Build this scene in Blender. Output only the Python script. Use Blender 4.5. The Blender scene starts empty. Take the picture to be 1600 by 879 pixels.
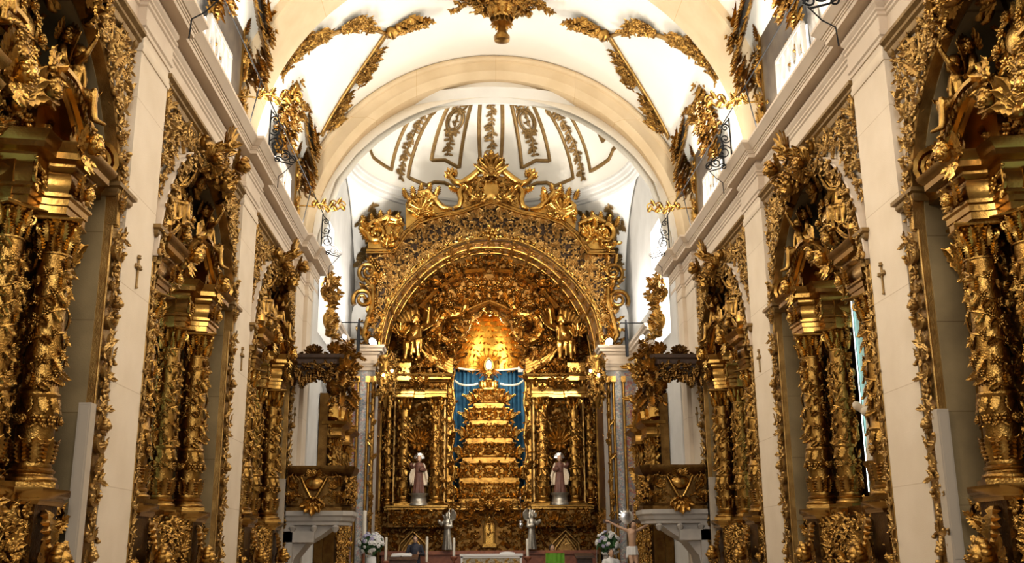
import bpy, math, random
import numpy as np
from mathutils import Vector, Matrix
pi = math.pi
R_ = math.radians
SC = bpy.context.scene
COL = SC.collection

# ------------------------------------------------------------------ materials
def mat(name, col, rough=.6, metal=0., col2=None, nscale=6., bump=0., bscale=30., spec=None, emit=None, estr=0., detail=5.):
    m = bpy.data.materials.new(name); m.use_nodes = True
    nt = m.node_tree; b = nt.nodes['Principled BSDF']
    b.inputs['Base Color'].default_value = (*col, 1); b.inputs['Roughness'].default_value = rough
    b.inputs['Metallic'].default_value = metal
    if spec is not None: b.inputs['Specular IOR Level'].default_value = spec
    tc = nt.nodes.new('ShaderNodeTexCoord')
    if col2 is not None:
        n = nt.nodes.new('ShaderNodeTexNoise'); n.inputs['Scale'].default_value = nscale; n.inputs['Detail'].default_value = detail
        r = nt.nodes.new('ShaderNodeValToRGB')
        r.color_ramp.elements[0].position = .35; r.color_ramp.elements[1].position = .65
        r.color_ramp.elements[0].color = (*col, 1); r.color_ramp.elements[1].color = (*col2, 1)
        nt.links.new(tc.outputs['Object'], n.inputs['Vector']); nt.links.new(n.outputs['Fac'], r.inputs['Fac'])
        nt.links.new(r.outputs['Color'], b.inputs['Base Color'])
    if bump > 0:
        n2 = nt.nodes.new('ShaderNodeTexNoise'); n2.inputs['Scale'].default_value = bscale; n2.inputs['Detail'].default_value = 3
        bp = nt.nodes.new('ShaderNodeBump'); bp.inputs['Strength'].default_value = bump; bp.inputs['Distance'].default_value = .02
        nt.links.new(tc.outputs['Object'], n2.inputs['Vector']); nt.links.new(n2.outputs['Fac'], bp.inputs['Height'])
        nt.links.new(bp.outputs['Normal'], b.inputs['Normal'])
    if emit is not None:
        b.inputs['Emission Color'].default_value = (*emit, 1); b.inputs['Emission Strength'].default_value = estr
    return m

def stone_mat(name, c1, c2, joint, bw, bh, rot=(0, 0, 0), rough=.75, fac=.35, msize=.006):
    m = mat(name, c1, rough, 0, c2, 1.6, .12, 60.)
    nt = m.node_tree; b = nt.nodes['Principled BSDF']
    ramp = [n for n in nt.nodes if n.type == 'VALTORGB'][0]
    tc = [n for n in nt.nodes if n.type == 'TEX_COORD'][0]
    mp = nt.nodes.new('ShaderNodeMapping'); mp.inputs['Rotation'].default_value = rot
    br = nt.nodes.new('ShaderNodeTexBrick'); br.inputs['Scale'].default_value = 1.
    br.inputs['Brick Width'].default_value = bw; br.inputs['Row Height'].default_value = bh
    br.inputs['Mortar Size'].default_value = msize; br.inputs['Color1'].default_value = (1, 1, 1, 1)
    br.inputs['Color2'].default_value = (.93, .93, .93, 1); br.inputs['Mortar'].default_value = (*joint, 1)
    b.inputs['Specular IOR Level'].default_value = .12
    mx = nt.nodes.new('ShaderNodeMix'); mx.data_type = 'RGBA'; mx.blend_type = 'MULTIPLY'; mx.inputs[0].default_value = 1
    nt.links.new(tc.outputs['Object'], mp.inputs['Vector']); nt.links.new(mp.outputs['Vector'], br.inputs['Vector'])
    nt.links.new(ramp.outputs['Color'], mx.inputs[6]); nt.links.new(br.outputs['Color'], mx.inputs[7])
    nt.links.new(mx.outputs[2], b.inputs['Base Color'])
    return m

def paint_mat(name, base, cols, scale):
    """floral faux-marble painting: blotches of several colours over a ground"""
    m = mat(name, base, .45); nt = m.node_tree; b = nt.nodes['Principled BSDF']
    tc = [n for n in nt.nodes if n.type == 'TEX_COORD'][0]
    last = None
    for i, c in enumerate(cols):
        n = nt.nodes.new('ShaderNodeTexNoise'); n.inputs['Scale'].default_value = scale * (1 + .35 * i); n.inputs['Detail'].default_value = 2.5
        n.inputs['Distortion'].default_value = 2.2
        mp = nt.nodes.new('ShaderNodeMapping'); mp.inputs['Location'].default_value = (i * 7.3, i * 3.1, i * 5.7)
        r = nt.nodes.new('ShaderNodeValToRGB'); r.color_ramp.elements[0].position = .52; r.color_ramp.elements[1].position = .58
        nt.links.new(tc.outputs['Object'], mp.inputs['Vector']); nt.links.new(mp.outputs['Vector'], n.inputs['Vector'])
        nt.links.new(n.outputs['Fac'], r.inputs['Fac'])
        mx = nt.nodes.new('ShaderNodeMix'); mx.data_type = 'RGBA'
        nt.links.new(r.outputs['Color'], mx.inputs[0])
        if last is None: mx.inputs[6].default_value = (*base, 1)
        else: nt.links.new(last, mx.inputs[6])
        mx.inputs[7].default_value = (*c, 1); last = mx.outputs[2]
    nt.links.new(last, b.inputs['Base Color'])
    return m

M = {}
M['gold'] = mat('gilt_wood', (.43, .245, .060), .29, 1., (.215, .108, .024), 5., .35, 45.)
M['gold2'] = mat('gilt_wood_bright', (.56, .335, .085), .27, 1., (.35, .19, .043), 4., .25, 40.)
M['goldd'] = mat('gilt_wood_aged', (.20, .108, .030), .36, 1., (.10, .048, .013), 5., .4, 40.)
M['goldp'] = mat('gilt_wood_plain', (.46, .265, .068), .26, 1., (.28, .145, .033), 2.5, .08, 20.)
M['goldm'] = mat('matt_gilding', (.47, .29, .09), .38, .85, (.29, .16, .045), 6., .3, 60.)
M['brownline'] = mat('brown_gilded_moulding', (.27, .165, .055), .45, .6, (.19, .11, .035), 8.)
M['parapet'] = mat('parapet_stone', (.30, .28, .25), .8)
M['lambback'] = mat('painted_hole_shade', (.055, .028, .010), .5, .5, (.03, .014, .006), 6.)  # dark colour stands in for shade in the holes of the pierced lambrequin
M['wood'] = mat('brown_wood', (.16, .075, .03), .45, 0, (.09, .04, .018), 8., .1)
M['woodr'] = mat('reddish_wood', (.30, .10, .045), .45, 0, (.2, .06, .03), 8.)
M['darkwood'] = mat('dark_wood', (.05, .03, .02), .5, 0, (.09, .05, .03), 6.)
M['arch'] = stone_mat('warm_arch_stone', (.70, .55, .36), (.63, .48, .30), (.82, .74, .64), 2.2, 2.2, (pi/2, 0, 0))
M['shell'] = mat('orange_gilding', (.66, .36, .06), .30, 1., (.50, .25, .03), 9., .3, 40.)
M['stone'] = stone_mat('cream_granite', (.72, .60, .46), (.65, .53, .40), (.72, .66, .6), 2.6, 1.25, (pi/2, 0, pi/2))
M['stonex'] = stone_mat('cream_granite_facing', (.74, .62, .48), (.68, .56, .42), (.75, .7, .64), 2.6, 1.25, (pi/2, 0, 0))
M['moulding'] = mat('cornice_stone', (.66, .54, .41), .7, 0, (.60, .48, .36), 1.5, .08, 50.)
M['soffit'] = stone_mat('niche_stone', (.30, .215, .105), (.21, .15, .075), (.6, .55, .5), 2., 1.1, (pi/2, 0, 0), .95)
M['plaster'] = mat('white_plaster', (.90, .86, .78), .85, 0, (.87, .83, .75), .8)
M['plasterg'] = mat('grey_plaster', (.72, .70, .66), .85, 0, (.64, .62, .58), 1.2)
M['floor'] = mat('floor_stone', (.35, .28, .21), .5, 0, (.28, .22, .16), 2.)
M['iron'] = mat('black_iron', (.012, .012, .013), .8, 0, spec=.15)
M['blue'] = mat('blue_cloth', (.012, .075, .15), .8, 0, (.02, .11, .21), 3.)
M['teal'] = mat('pale_teal_lining', (.45, .78, .78), .55)
M['led'] = mat('lit_tube', (1, 1, 1), .5, emit=(.85, 1., .98), estr=3.)
M['lamp'] = mat('lit_lamp', (1, 1, 1), .5, emit=(1., .94, .8), estr=60.)
M['windowlit'] = mat('daylit_window', (1, 1, 1), .5, emit=(1., .97, .92), estr=2.2)
M['canvas'] = mat('dark_canvas', (.10, .075, .05), .55, 0, (.05, .035, .025), 2.5)
M['chpaint'] = mat('dark_painting', (.10, .05, .025), .4, 0, (.05, .02, .012), 2.)
M['drape'] = mat('painted_drapery', (.62, .58, .52), .8, 0, (.40, .36, .33), 5., detail=8)
M['red'] = mat('red_cloth', (.33, .055, .015), .8, 0, (.25, .035, .01), 5.)
M['white'] = mat('white_painted', (.80, .78, .74), .5)
M['speaker'] = mat('speaker_grey', (.43, .36, .28), .6, spec=.2)
M['wax'] = mat('candle_wax', (.86, .80, .68), .5)
M['linen'] = mat('white_linen', (.86, .85, .84), .85)
M['silver'] = mat('tarnished_silver', (.46, .44, .39), .38, .75, (.34, .32, .28), 10., .2)
M['silverb'] = mat('bright_silver', (.8, .8, .8), .2, 1.)
M['leafg'] = mat('green_leaf', (.05, .16, .04), .6, 0, (.03, .10, .03), 20.)
M['petal'] = mat('white_petal', (.85, .85, .84), .7)
M['petalv'] = mat('lilac_petal', (.42, .40, .58), .7)
M['skin'] = mat('carved_skin', (.62, .40, .27), .5, 0, (.55, .33, .21), 8.)
M['robe'] = mat('brown_robe', (.17, .07, .045), .6, 0, (.10, .04, .03), 6.)
M['cream'] = mat('cream_cloth', (.72, .62, .48), .7, 0, (.62, .50, .36), 6.)
M['hair'] = mat('dark_hair', (.03, .02, .015), .6)
M['navy'] = mat('dark_suit', (.03, .032, .05), .7)
M['green'] = mat('green_cloth', (.16, .42, .03), .75, 0, (.12, .34, .02), 8.)
M['grey'] = mat('grey_stone', (.46, .42, .38), .7, 0, (.38, .35, .32), 3., .1, 40.)
M['mesh'] = mat('altar_lattice', (.52, .46, .34), .5, .3, (.30, .25, .17), 40.)
M['glass'] = mat('monstrance_glass', (.22, .26, .28), .2)
M['paintr'] = paint_mat('painted_floral_red', (.30, .27, .26), [(.42, .16, .13), (.20, .25, .30), (.55, .42, .22), (.36, .11, .10)], 3.2)
M['paintb'] = paint_mat('painted_floral_blue', (.42, .41, .40), [(.16, .22, .30), (.50, .24, .20), (.58, .55, .50), (.24, .28, .30)], 3.6)
M['paintd'] = paint_mat('painted_soffit', (.085, .05, .018), [(.16, .095, .03), (.22, .075, .025), (.06, .036, .015)], 2.0)

# ------------------------------------------------------------------ mesh collector
class MB:
    def __init__(s): s.v = []; s.f = []; s.n = 0
    def add(s, prim, Mx=None, t=None, sc=1.):
        V, F = prim
        flip = False
        if Mx is not None:
            Mx = np.asarray(Mx, float); V = V @ Mx.T * 1.0
            flip = np.linalg.det(Mx) < 0
        V = V * sc
        if t is not None: V = V + np.asarray(t, float)
        if flip:
            G = F.copy(); q = F[:, 3] >= 0
            G[q] = F[q][:, ::-1]; G[~q, :3] = F[~q, :3][:, ::-1]; F = G
        s.v.append(V); s.f.append(np.where(F >= 0, F + s.n, -1)); s.n += len(V)
        return s
    def prim(s): return np.vstack(s.v), np.vstack(s.f)
    def mesh(s, name, m, ang=62.):
        V = np.vstack(s.v).astype(np.float32); F = np.vstack(s.f)
        tot = np.where(F[:, 3] >= 0, 4, 3).astype(np.int32)
        loops = F[F >= 0].astype(np.int32)
        me = bpy.data.meshes.new(name)
        me.vertices.add(len(V)); me.vertices.foreach_set('co', V.ravel())
        me.loops.add(len(loops)); me.loops.foreach_set('vertex_index', loops)
        me.polygons.add(len(F))
        st = np.zeros(len(F), np.int32); st[1:] = np.cumsum(tot)[:-1]
        me.polygons.foreach_set('loop_start', st)
        me.update(calc_edges=True); me.validate()
        me.polygons.foreach_set('use_smooth', np.ones(len(me.polygons), bool))
        if ang is not None: me.set_sharp_from_angle(angle=R_(ang))
        me.materials.append(M[m] if isinstance(m, str) else m)
        return me
    def build(s, name, m, parent=None, ang=62.):
        return link(name, s.mesh(name, m, ang), parent)

def link(name, me, parent=None):
    o = bpy.data.objects.new(name, me); COL.objects.link(o)
    if parent is not None: o.parent = parent
    return o
def tag(o, label=None, cat=None, group=None, kind=None):
    if label: o['label'] = label
    if cat: o['category'] = cat
    if group: o['group'] = group
    if kind: o['kind'] = kind
    return o
def empty(name, loc=(0, 0, 0), rz=0., sx=1., label=None, cat=None, group=None):
    o = bpy.data.objects.new(name, None); COL.objects.link(o)
    o.location = loc; o.rotation_euler.z = rz; o.scale = (sx, 1, 1); o.empty_display_size = .2
    return tag(o, label, cat, group)
def copy_tree(o, parent=None):
    c = o.copy(); COL.objects.link(c)
    if parent is not None: c.parent = parent
    for ch in [x for x in list(o.children)]: copy_tree(ch, c)
    return c
def struct(name, mb, m, ang=38.):
    return tag(mb.build(name, m, None, ang), kind='structure')

# ------------------------------------------------------------------ primitives (V, F)
def A(*r): return np.array(r, float)
def quads(m, k, closed=True, off=0):
    i = np.arange(m - 1)[:, None]; kk = k if closed else k - 1
    j = np.arange(kk)[None, :]; j2 = (j + 1) % k
    return np.stack([i * k + j, i * k + j2, (i + 1) * k + j2, (i + 1) * k + j], -1).reshape(-1, 4) + off
def fan(idx, c, flip=False):
    n = len(idx); F = []
    for i in range(n):
        a, b = idx[i], idx[(i + 1) % n]
        F.append((b, a, c, -1) if flip else (a, b, c, -1))
    return np.array(F)
def loft(S, closed=True, cap=True):
    S = np.asarray(S, float); m, k = S.shape[:2]
    V = S.reshape(-1, 3); F = quads(m, k, closed)
    if cap and closed:
        V = np.vstack([V, S[0].mean(0), S[-1].mean(0)])
        F = np.vstack([F, fan(range(k), m * k, True), fan(range((m - 1) * k, m * k), m * k + 1)])
    return V, F
def box(a, b):
    a = np.minimum(a, b); b = np.maximum(np.array(a), b) if False else np.array(b, float)
    x0, y0, z0 = a; x1, y1, z1 = b
    V = A((x0, y0, z0), (x1, y0, z0), (x1, y1, z0), (x0, y1, z0), (x0, y0, z1), (x1, y0, z1), (x1, y1, z1), (x0, y1, z1))
    F = np.array([(0, 3, 2, 1), (4, 5, 6, 7), (0, 1, 5, 4), (1, 2, 6, 5), (2, 3, 7, 6), (3, 0, 4, 7)])
    return V, F
def bx(x0, x1, y0, y1, z0, z1): return box((min(x0, x1), min(y0, y1), min(z0, z1)), (max(x0, x1), max(y0, y1), max(z0, z1)))
def ball(r=1., nu=8, nv=5, sx=1, sy=1, sz=1):
    th = np.linspace(0, pi, nv + 1)[1:-1]; ph = np.arange(nu) / nu * 2 * pi
    S = np.stack([np.stack([np.sin(t) * np.cos(ph), np.sin(t) * np.sin(ph), np.full(nu, np.cos(t))], 1) for t in th])
    V = np.vstack([S.reshape(-1, 3), A((0, 0, 1), (0, 0, -1))]); m = len(th)
    F = np.vstack([quads(m, nu), fan(range(nu), m * nu, True), fan(range((m - 1) * nu, m * nu), m * nu + 1)])
    return V * A(sx, sy, sz) * r, F
def lathe(prof, k=16, cap=True):
    ph = np.arange(k) / k * 2 * pi
    S = np.stack([np.stack([r * np.cos(ph), r * np.sin(ph), np.full(k, z)], 1) for r, z in prof])
    return loft(S, True, cap)
def tube(path, rad, k=6, flat=1., cap=True, up=None):
    P = np.asarray(path, float); n = len(P)
    rad = np.full(n, rad) if np.isscalar(rad) else np.asarray(rad, float)
    T = np.gradient(P, axis=0); T /= np.linalg.norm(T, axis=1)[:, None] + 1e-12
    u = np.array(up if up is not None else (0, 0, 1.), float)
    if abs(T[0] @ u) > .95: u = A(1, 0, 0)
    ph = np.arange(k) / k * 2 * pi + pi / k; S = []
    for i in range(n):
        u = u - T[i] * (u @ T[i]); u /= np.linalg.norm(u) + 1e-12
        w = np.cross(T[i], u)
        S.append(P[i] + rad[i] * (np.cos(ph)[:, None] * w + flat * np.sin(ph)[:, None] * u))
        if up is not None: u = np.array(up, float)
    return loft(np.array(S), True, cap)
def cap_(a, b, ra, rb, k=12):
    a = np.array(a, float); b = np.array(b, float); d = b - a; L = np.linalg.norm(d); d = d / L
    t = [-ra, -ra * .7, 0, L / 2, L, L + rb * .7, L + rb]; r = [ra * .05, ra * .72, ra, (ra + rb) / 2, rb, rb * .72, rb * .05]
    return tube([a + d * x for x in t], r, k)
def sweep(prof, pts, N, closed=False, capends=True):
    """profile points (a, b): a along the in-plane normal T x N, b along N"""
    P = np.asarray(pts, float); N = np.array(N, float); n = len(P)
    seg = np.roll(P, -1, 0) - P
    if not closed: seg = seg[:-1]
    seg = seg / (np.linalg.norm(seg, axis=1)[:, None] + 1e-12)
    nor = np.cross(seg, N); S = []
    for i in range(n):
        if closed: a, b = nor[i - 1], nor[i]
        else: a, b = nor[max(i - 1, 0)], nor[min(i, n - 2)]
        m = a + b; m = m / max(1e-6, (m @ m) / 2.)
        if np.linalg.norm(m) > 3: m = m / np.linalg.norm(m) * 3
        S.append([P[i] + m * q[0] + N * q[1] for q in prof])
    S = np.array(S)
    if closed: S = np.concatenate([S, S[:1]])
    return loft(S, True, capends and not closed)
def slab(poly, O, U, W, N, th):
    """extruded planar polygon (convex or star shaped about its mean)"""
    poly = np.asarray(poly, float); O, U, W, N = [np.array(q, float) for q in (O, U, W, N)]
    P = O + poly[:, :1] * U + poly[:, 1:] * W
    return loft(np.stack([P, P + N * th]), True, True)
def ribbon(inner, outer, N, th):
    """solid band between two polylines"""
    I = np.asarray(inner, float); O = np.asarray(outer, float); N = np.array(N, float) * th
    S = np.stack([I, O, O + N, I + N], 1)
    return loft(S, True, True)
def arcpts(c, r, a0, a1, n, plane='yz'):
    t = np.radians(np.linspace(a0, a1, n)); c = np.array(c, float)
    if plane == 'yz': return np.stack([np.full(n, c[0]), c[1] + r * np.cos(t), c[2] + r * np.sin(t)], 1)
    if plane == 'xz': return np.stack([c[0] + r * np.cos(t), np.full(n, c[1]), c[2] + r * np.sin(t)], 1)
    return np.stack([c[0] + r * np.cos(t), c[1] + r * np.sin(t), np.full(n, c[2])], 1)
def frame(n, up):
    n = np.array(n, float); n /= np.linalg.norm(n); up = np.array(up, float)
    y = up - n * (up @ n); L = np.linalg.norm(y)
    if L < 1e-5: y = np.cross(n, A(1, 0, 0)); L = np.linalg.norm(y)
    y /= L; x = np.cross(y, n)
    return np.stack([x, y, n], 1)
def rot2(a):
    c, s = math.cos(a), math.sin(a); return A((c, -s, 0), (s, c, 0), (0, 0, 1))
def rotx(a):
    c, s = math.cos(a), math.sin(a); return A((1, 0, 0), (0, c, -s), (0, s, c))
def roty(a):
    c, s = math.cos(a), math.sin(a); return A((c, 0, s), (0, 1, 0), (-s, 0, c))
MIR = np.diag([-1., 1, 1])

# ------------------------------------------------------------------ carved ornament, unit size, lying in xy, facing +z
def leaf(n=7, w=.24, curl=1.9, lob=.20, th=.05):
    n = n + 3
    t = np.linspace(0, 1, n); ang = .35 - .55 * t + curl * np.clip(t - .45, 0, 1) ** 1.3 * 1.6
    y = np.concatenate([[0], np.cumsum(np.cos(ang[:-1]) / (n - 1))]); z = np.concatenate([[0], np.cumsum(np.sin(ang[:-1]) / (n - 1))])
    S = []
    for i in range(n):
        ww = w * (math.sin(pi * min(1, .16 + .84 * t[i])) ** .7 + .06) * (1 + lob * (1 if i % 2 else -1)) * (1 if i < n - 1 else .2)
        c = A(0, y[i], z[i]); S.append([c + A(-ww, .03 * (i % 2), .0), c + A(-ww * .55, 0, ww * .36), c + A(0, 0, ww * .04), c + A(ww * .55, 0, ww * .36), c + A(ww, .03 * (i % 2), 0), c + A(0, 0, -th)])
    return loft(np.array(S))
def curve2(kap, n=24):
    s = np.linspace(-1, 1, n); k = kap(s); h = np.cumsum(k) * (2 / (n - 1)); h -= h[n // 2]
    x = np.cumsum(np.cos(h)); y = np.cumsum(np.sin(h)); P = np.stack([x, y], 1)
    P -= (P.max(0) + P.min(0)) / 2; P /= max(P.max(0) - P.min(0))
    return np.concatenate([P, np.zeros((n, 1))], 1), h
def scrollmotif(kind, n=22, r=.065, leaves=3):
    mb = MB()
    if kind == 'C': P, h = curve2(lambda s: 1.0 + 9.5 * np.abs(s) ** 3, n)
    else: P, h = curve2(lambda s: .5 + 10.5 * np.sign(s) * np.abs(s) ** 2.2, n)
    P[:, 2] = .07 + .05 * np.abs(np.linspace(-1, 1, n)) ** 4
    rr = r * (1 - .45 * np.abs(np.linspace(-1, 1, n)))
    mb.add(tube(P, rr, 5, 1.2, True, (0, 0, 1)))
    mb.add(ball(r * .95, 6, 4), None, P[0] + A(0, 0, .02)); mb.add(ball(r * .95, 6, 4), None, P[-1] + A(0, 0, .02))
    for q in range(leaves):
        i = int((q + 1) / (leaves + 1) * n); d = h[i] + (-1 if q % 2 else 1) * .9
        mb.add(leaf(), rot2(d - pi / 2), P[i] + A(0, 0, .02), .46)
    return mb.prim()
def rosette(pet=6, lv=4):
    mb = MB(); mb.add(ball(.11, 7, 4, 1, 1, .9), None, (0, 0, .13))
    for i in range(pet):
        a = i * 2 * pi / pet; mb.add(ball(.14, 6, 4, 1.15, .85, .5), rot2(a) @ roty(-.35), (.2 * math.cos(a), .2 * math.sin(a), .09))
    for i in range(lv):
        a = (i + .5) * 2 * pi / lv; mb.add(leaf(6), rot2(a - pi / 2), (.16 * math.cos(a), .16 * math.sin(a), .0), .42)
    return mb.prim()
def leaffan(n=3, sp=.75):
    mb = MB()
    for i in range(n):
        a = (i - (n - 1) / 2) * sp; mb.add(leaf(7, .22), rot2(a), (0, -.38, .02), .78 - .1 * abs(a))
    mb.add(ball(.12, 6, 4), None, (0, -.38, .08)); return mb.prim()
def grapes():
    mb = MB(); 
    for i, (x, y) in enumerate([(-.16, .2), (.02, .24), (.2, .18), (-.1, .04), (.1, .03), (0, -.13), (.02, -.3)]):
        mb.add(ball(.115, 6, 4), None, (x, y, .1 + .03 * (i % 2)))
    mb.add(leaf(6), rot2(.9), (-.02, .2, .02), .5); mb.add(leaf(6), rot2(-.9), (.02, .2, .02), .5); return mb.prim()
def cherub():
    mb = MB(); mb.add(ball(.2, 12, 8, .92, 1.08, 1.0), None, (0, .04, .2))
    mb.add(ball(.035, 6, 4), None, (0, .02, .40)); mb.add(ball(.075, 6, 4), None, (-.09, -.02, .33)); mb.add(ball(.075, 6, 4), None, (.09, -.02, .33))
    mb.add(ball(.04, 6, 4, 1.6, .7, .8), None, (0, -.08, .36)); mb.add(ball(.05, 6, 4), None, (0, -.14, .32))
    for i in range(7):
        a = pi * i / 6; mb.add(ball(.085, 6, 4), None, (.19 * math.cos(a), .07 + .19 * math.sin(a), .24))
    for s in (-1, 1):
        for i in range(4): mb.add(leaf(6, .2, .8), rot2(-s * (.75 + .38 * i)), (s * .12, -.08, .04), .62 - .05 * i)
    return mb.prim()
def shell(n=7):
    mb = MB()
    for i in range(n):
        a = (i - (n - 1) / 2) * .36; mb.add(leaf(6, .13, .9, .05), rot2(a), (0, -.35, .05), .85)
    P = [(math.cos(t) * .3, -.42 + .08 * math.sin(t), .1) for t in np.linspace(pi, 0, 7)]
    mb.add(tube(P, .05, 5)); mb.add(ball(.09, 6, 4), None, (-.3, -.42, .1)); mb.add(ball(.09, 6, 4), None, (.3, -.42, .1)); return mb.prim()
OR = dict(C=scrollmotif('C', 22, .10, 4), S=scrollmotif('S', 22, .09, 4), C2=scrollmotif('C', 20, .12, 3), S2=scrollmotif('S', 20, .08, 5), R=rosette(), R2=rosette(5, 5),
          L=leaffan(), L5=leaffan(5, .5), G=grapes(), K=cherub(), H=shell(), l=leaf(), lw=leaf(11, .27, 1.5, .30), lt=leaf(7, .15, 1.2), b=ball(.5, 6, 4))
WT = 'C C S S C2 S2 C2 S2 R R2 L L5 L5 lw K'.split()

def put(mb, key, pos, n, up, size, a=0., depth=1., mir=False):
    B = frame(n, up) @ rot2(a) @ np.diag([1, 1, depth])
    if mir: B = B @ MIR
    mb.add(OR[key], B, pos, size)
def carve(mb, O, U, W, N, w, h, cell, rng, inside=None, mirror=True, size=1.25, depth=1., kinds=WT, fill=1., back=0.):
    """dense relief over a w x h field centred on u, rising in v from O"""
    O, U, W, N = [np.array(q, float) for q in (O, U, W, N)]
    nu = max(1, round((w / 2 if mirror else w) / cell)); nv = max(1, round(h / cell))
    cu = (w / 2 if mirror else w) / nu; cv = h / nv
    for i in range(nu):
        for j in range(nv):
            u = (i + .5 + rng.uniform(-.28, .28)) * cu + (0 if mirror else -w / 2); v = (j + .5 + rng.uniform(-.28, .28)) * cv
            if rng.random() > fill: continue
            k = rng.choice(kinds); a = rng.uniform(-pi, pi); s = cell * size * rng.uniform(.8, 1.2)
            for sg in ((1, -1) if mirror else (1,)):
                if inside is not None and not inside(u * sg, v): continue
                B = frame(N, W)
                X = np.stack([U, W, N], 1)
                T = X @ (np.diag([sg, 1, 1]) @ rot2(a) @ np.diag([1, 1, depth]))
                mb.add(OR[k], T, O + U * u * sg + W * v + N * (back + rng.uniform(0, .02)), s)
def chain(mb, pts, N, keys, step, size, rng=None, depth=1., jit=0., off=0., alt=0.):
    """ornaments strung along a path, heads following the path"""
    P = np.asarray(pts, float); seg = np.linalg.norm(np.diff(P, axis=0), axis=1); L = np.concatenate([[0], np.cumsum(seg)])
    n = max(1, round(L[-1] / step)); Nf = N if callable(N) else (lambda p: np.array(N, float))
    for i in range(n):
        s = (i + .5) / n * L[-1]; p = A(*[np.interp(s, L, P[:, c]) for c in range(3)])
        e = min(s + step * .3, L[-1]); b = max(s - step * .3, 0)
        t = A(*[np.interp(e, L, P[:, c]) - np.interp(b, L, P[:, c]) for c in range(3)])
        nn = Nf(p)
        put(mb, keys[i % len(keys)], p + np.array(nn) * off, nn, t, size * (1 + (rng.uniform(-jit, jit) if rng else 0)), (rng.uniform(-jit, jit) * 2 if rng else 0) + alt * (1 if i % 2 else -1), depth, bool(i % 2))

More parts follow.
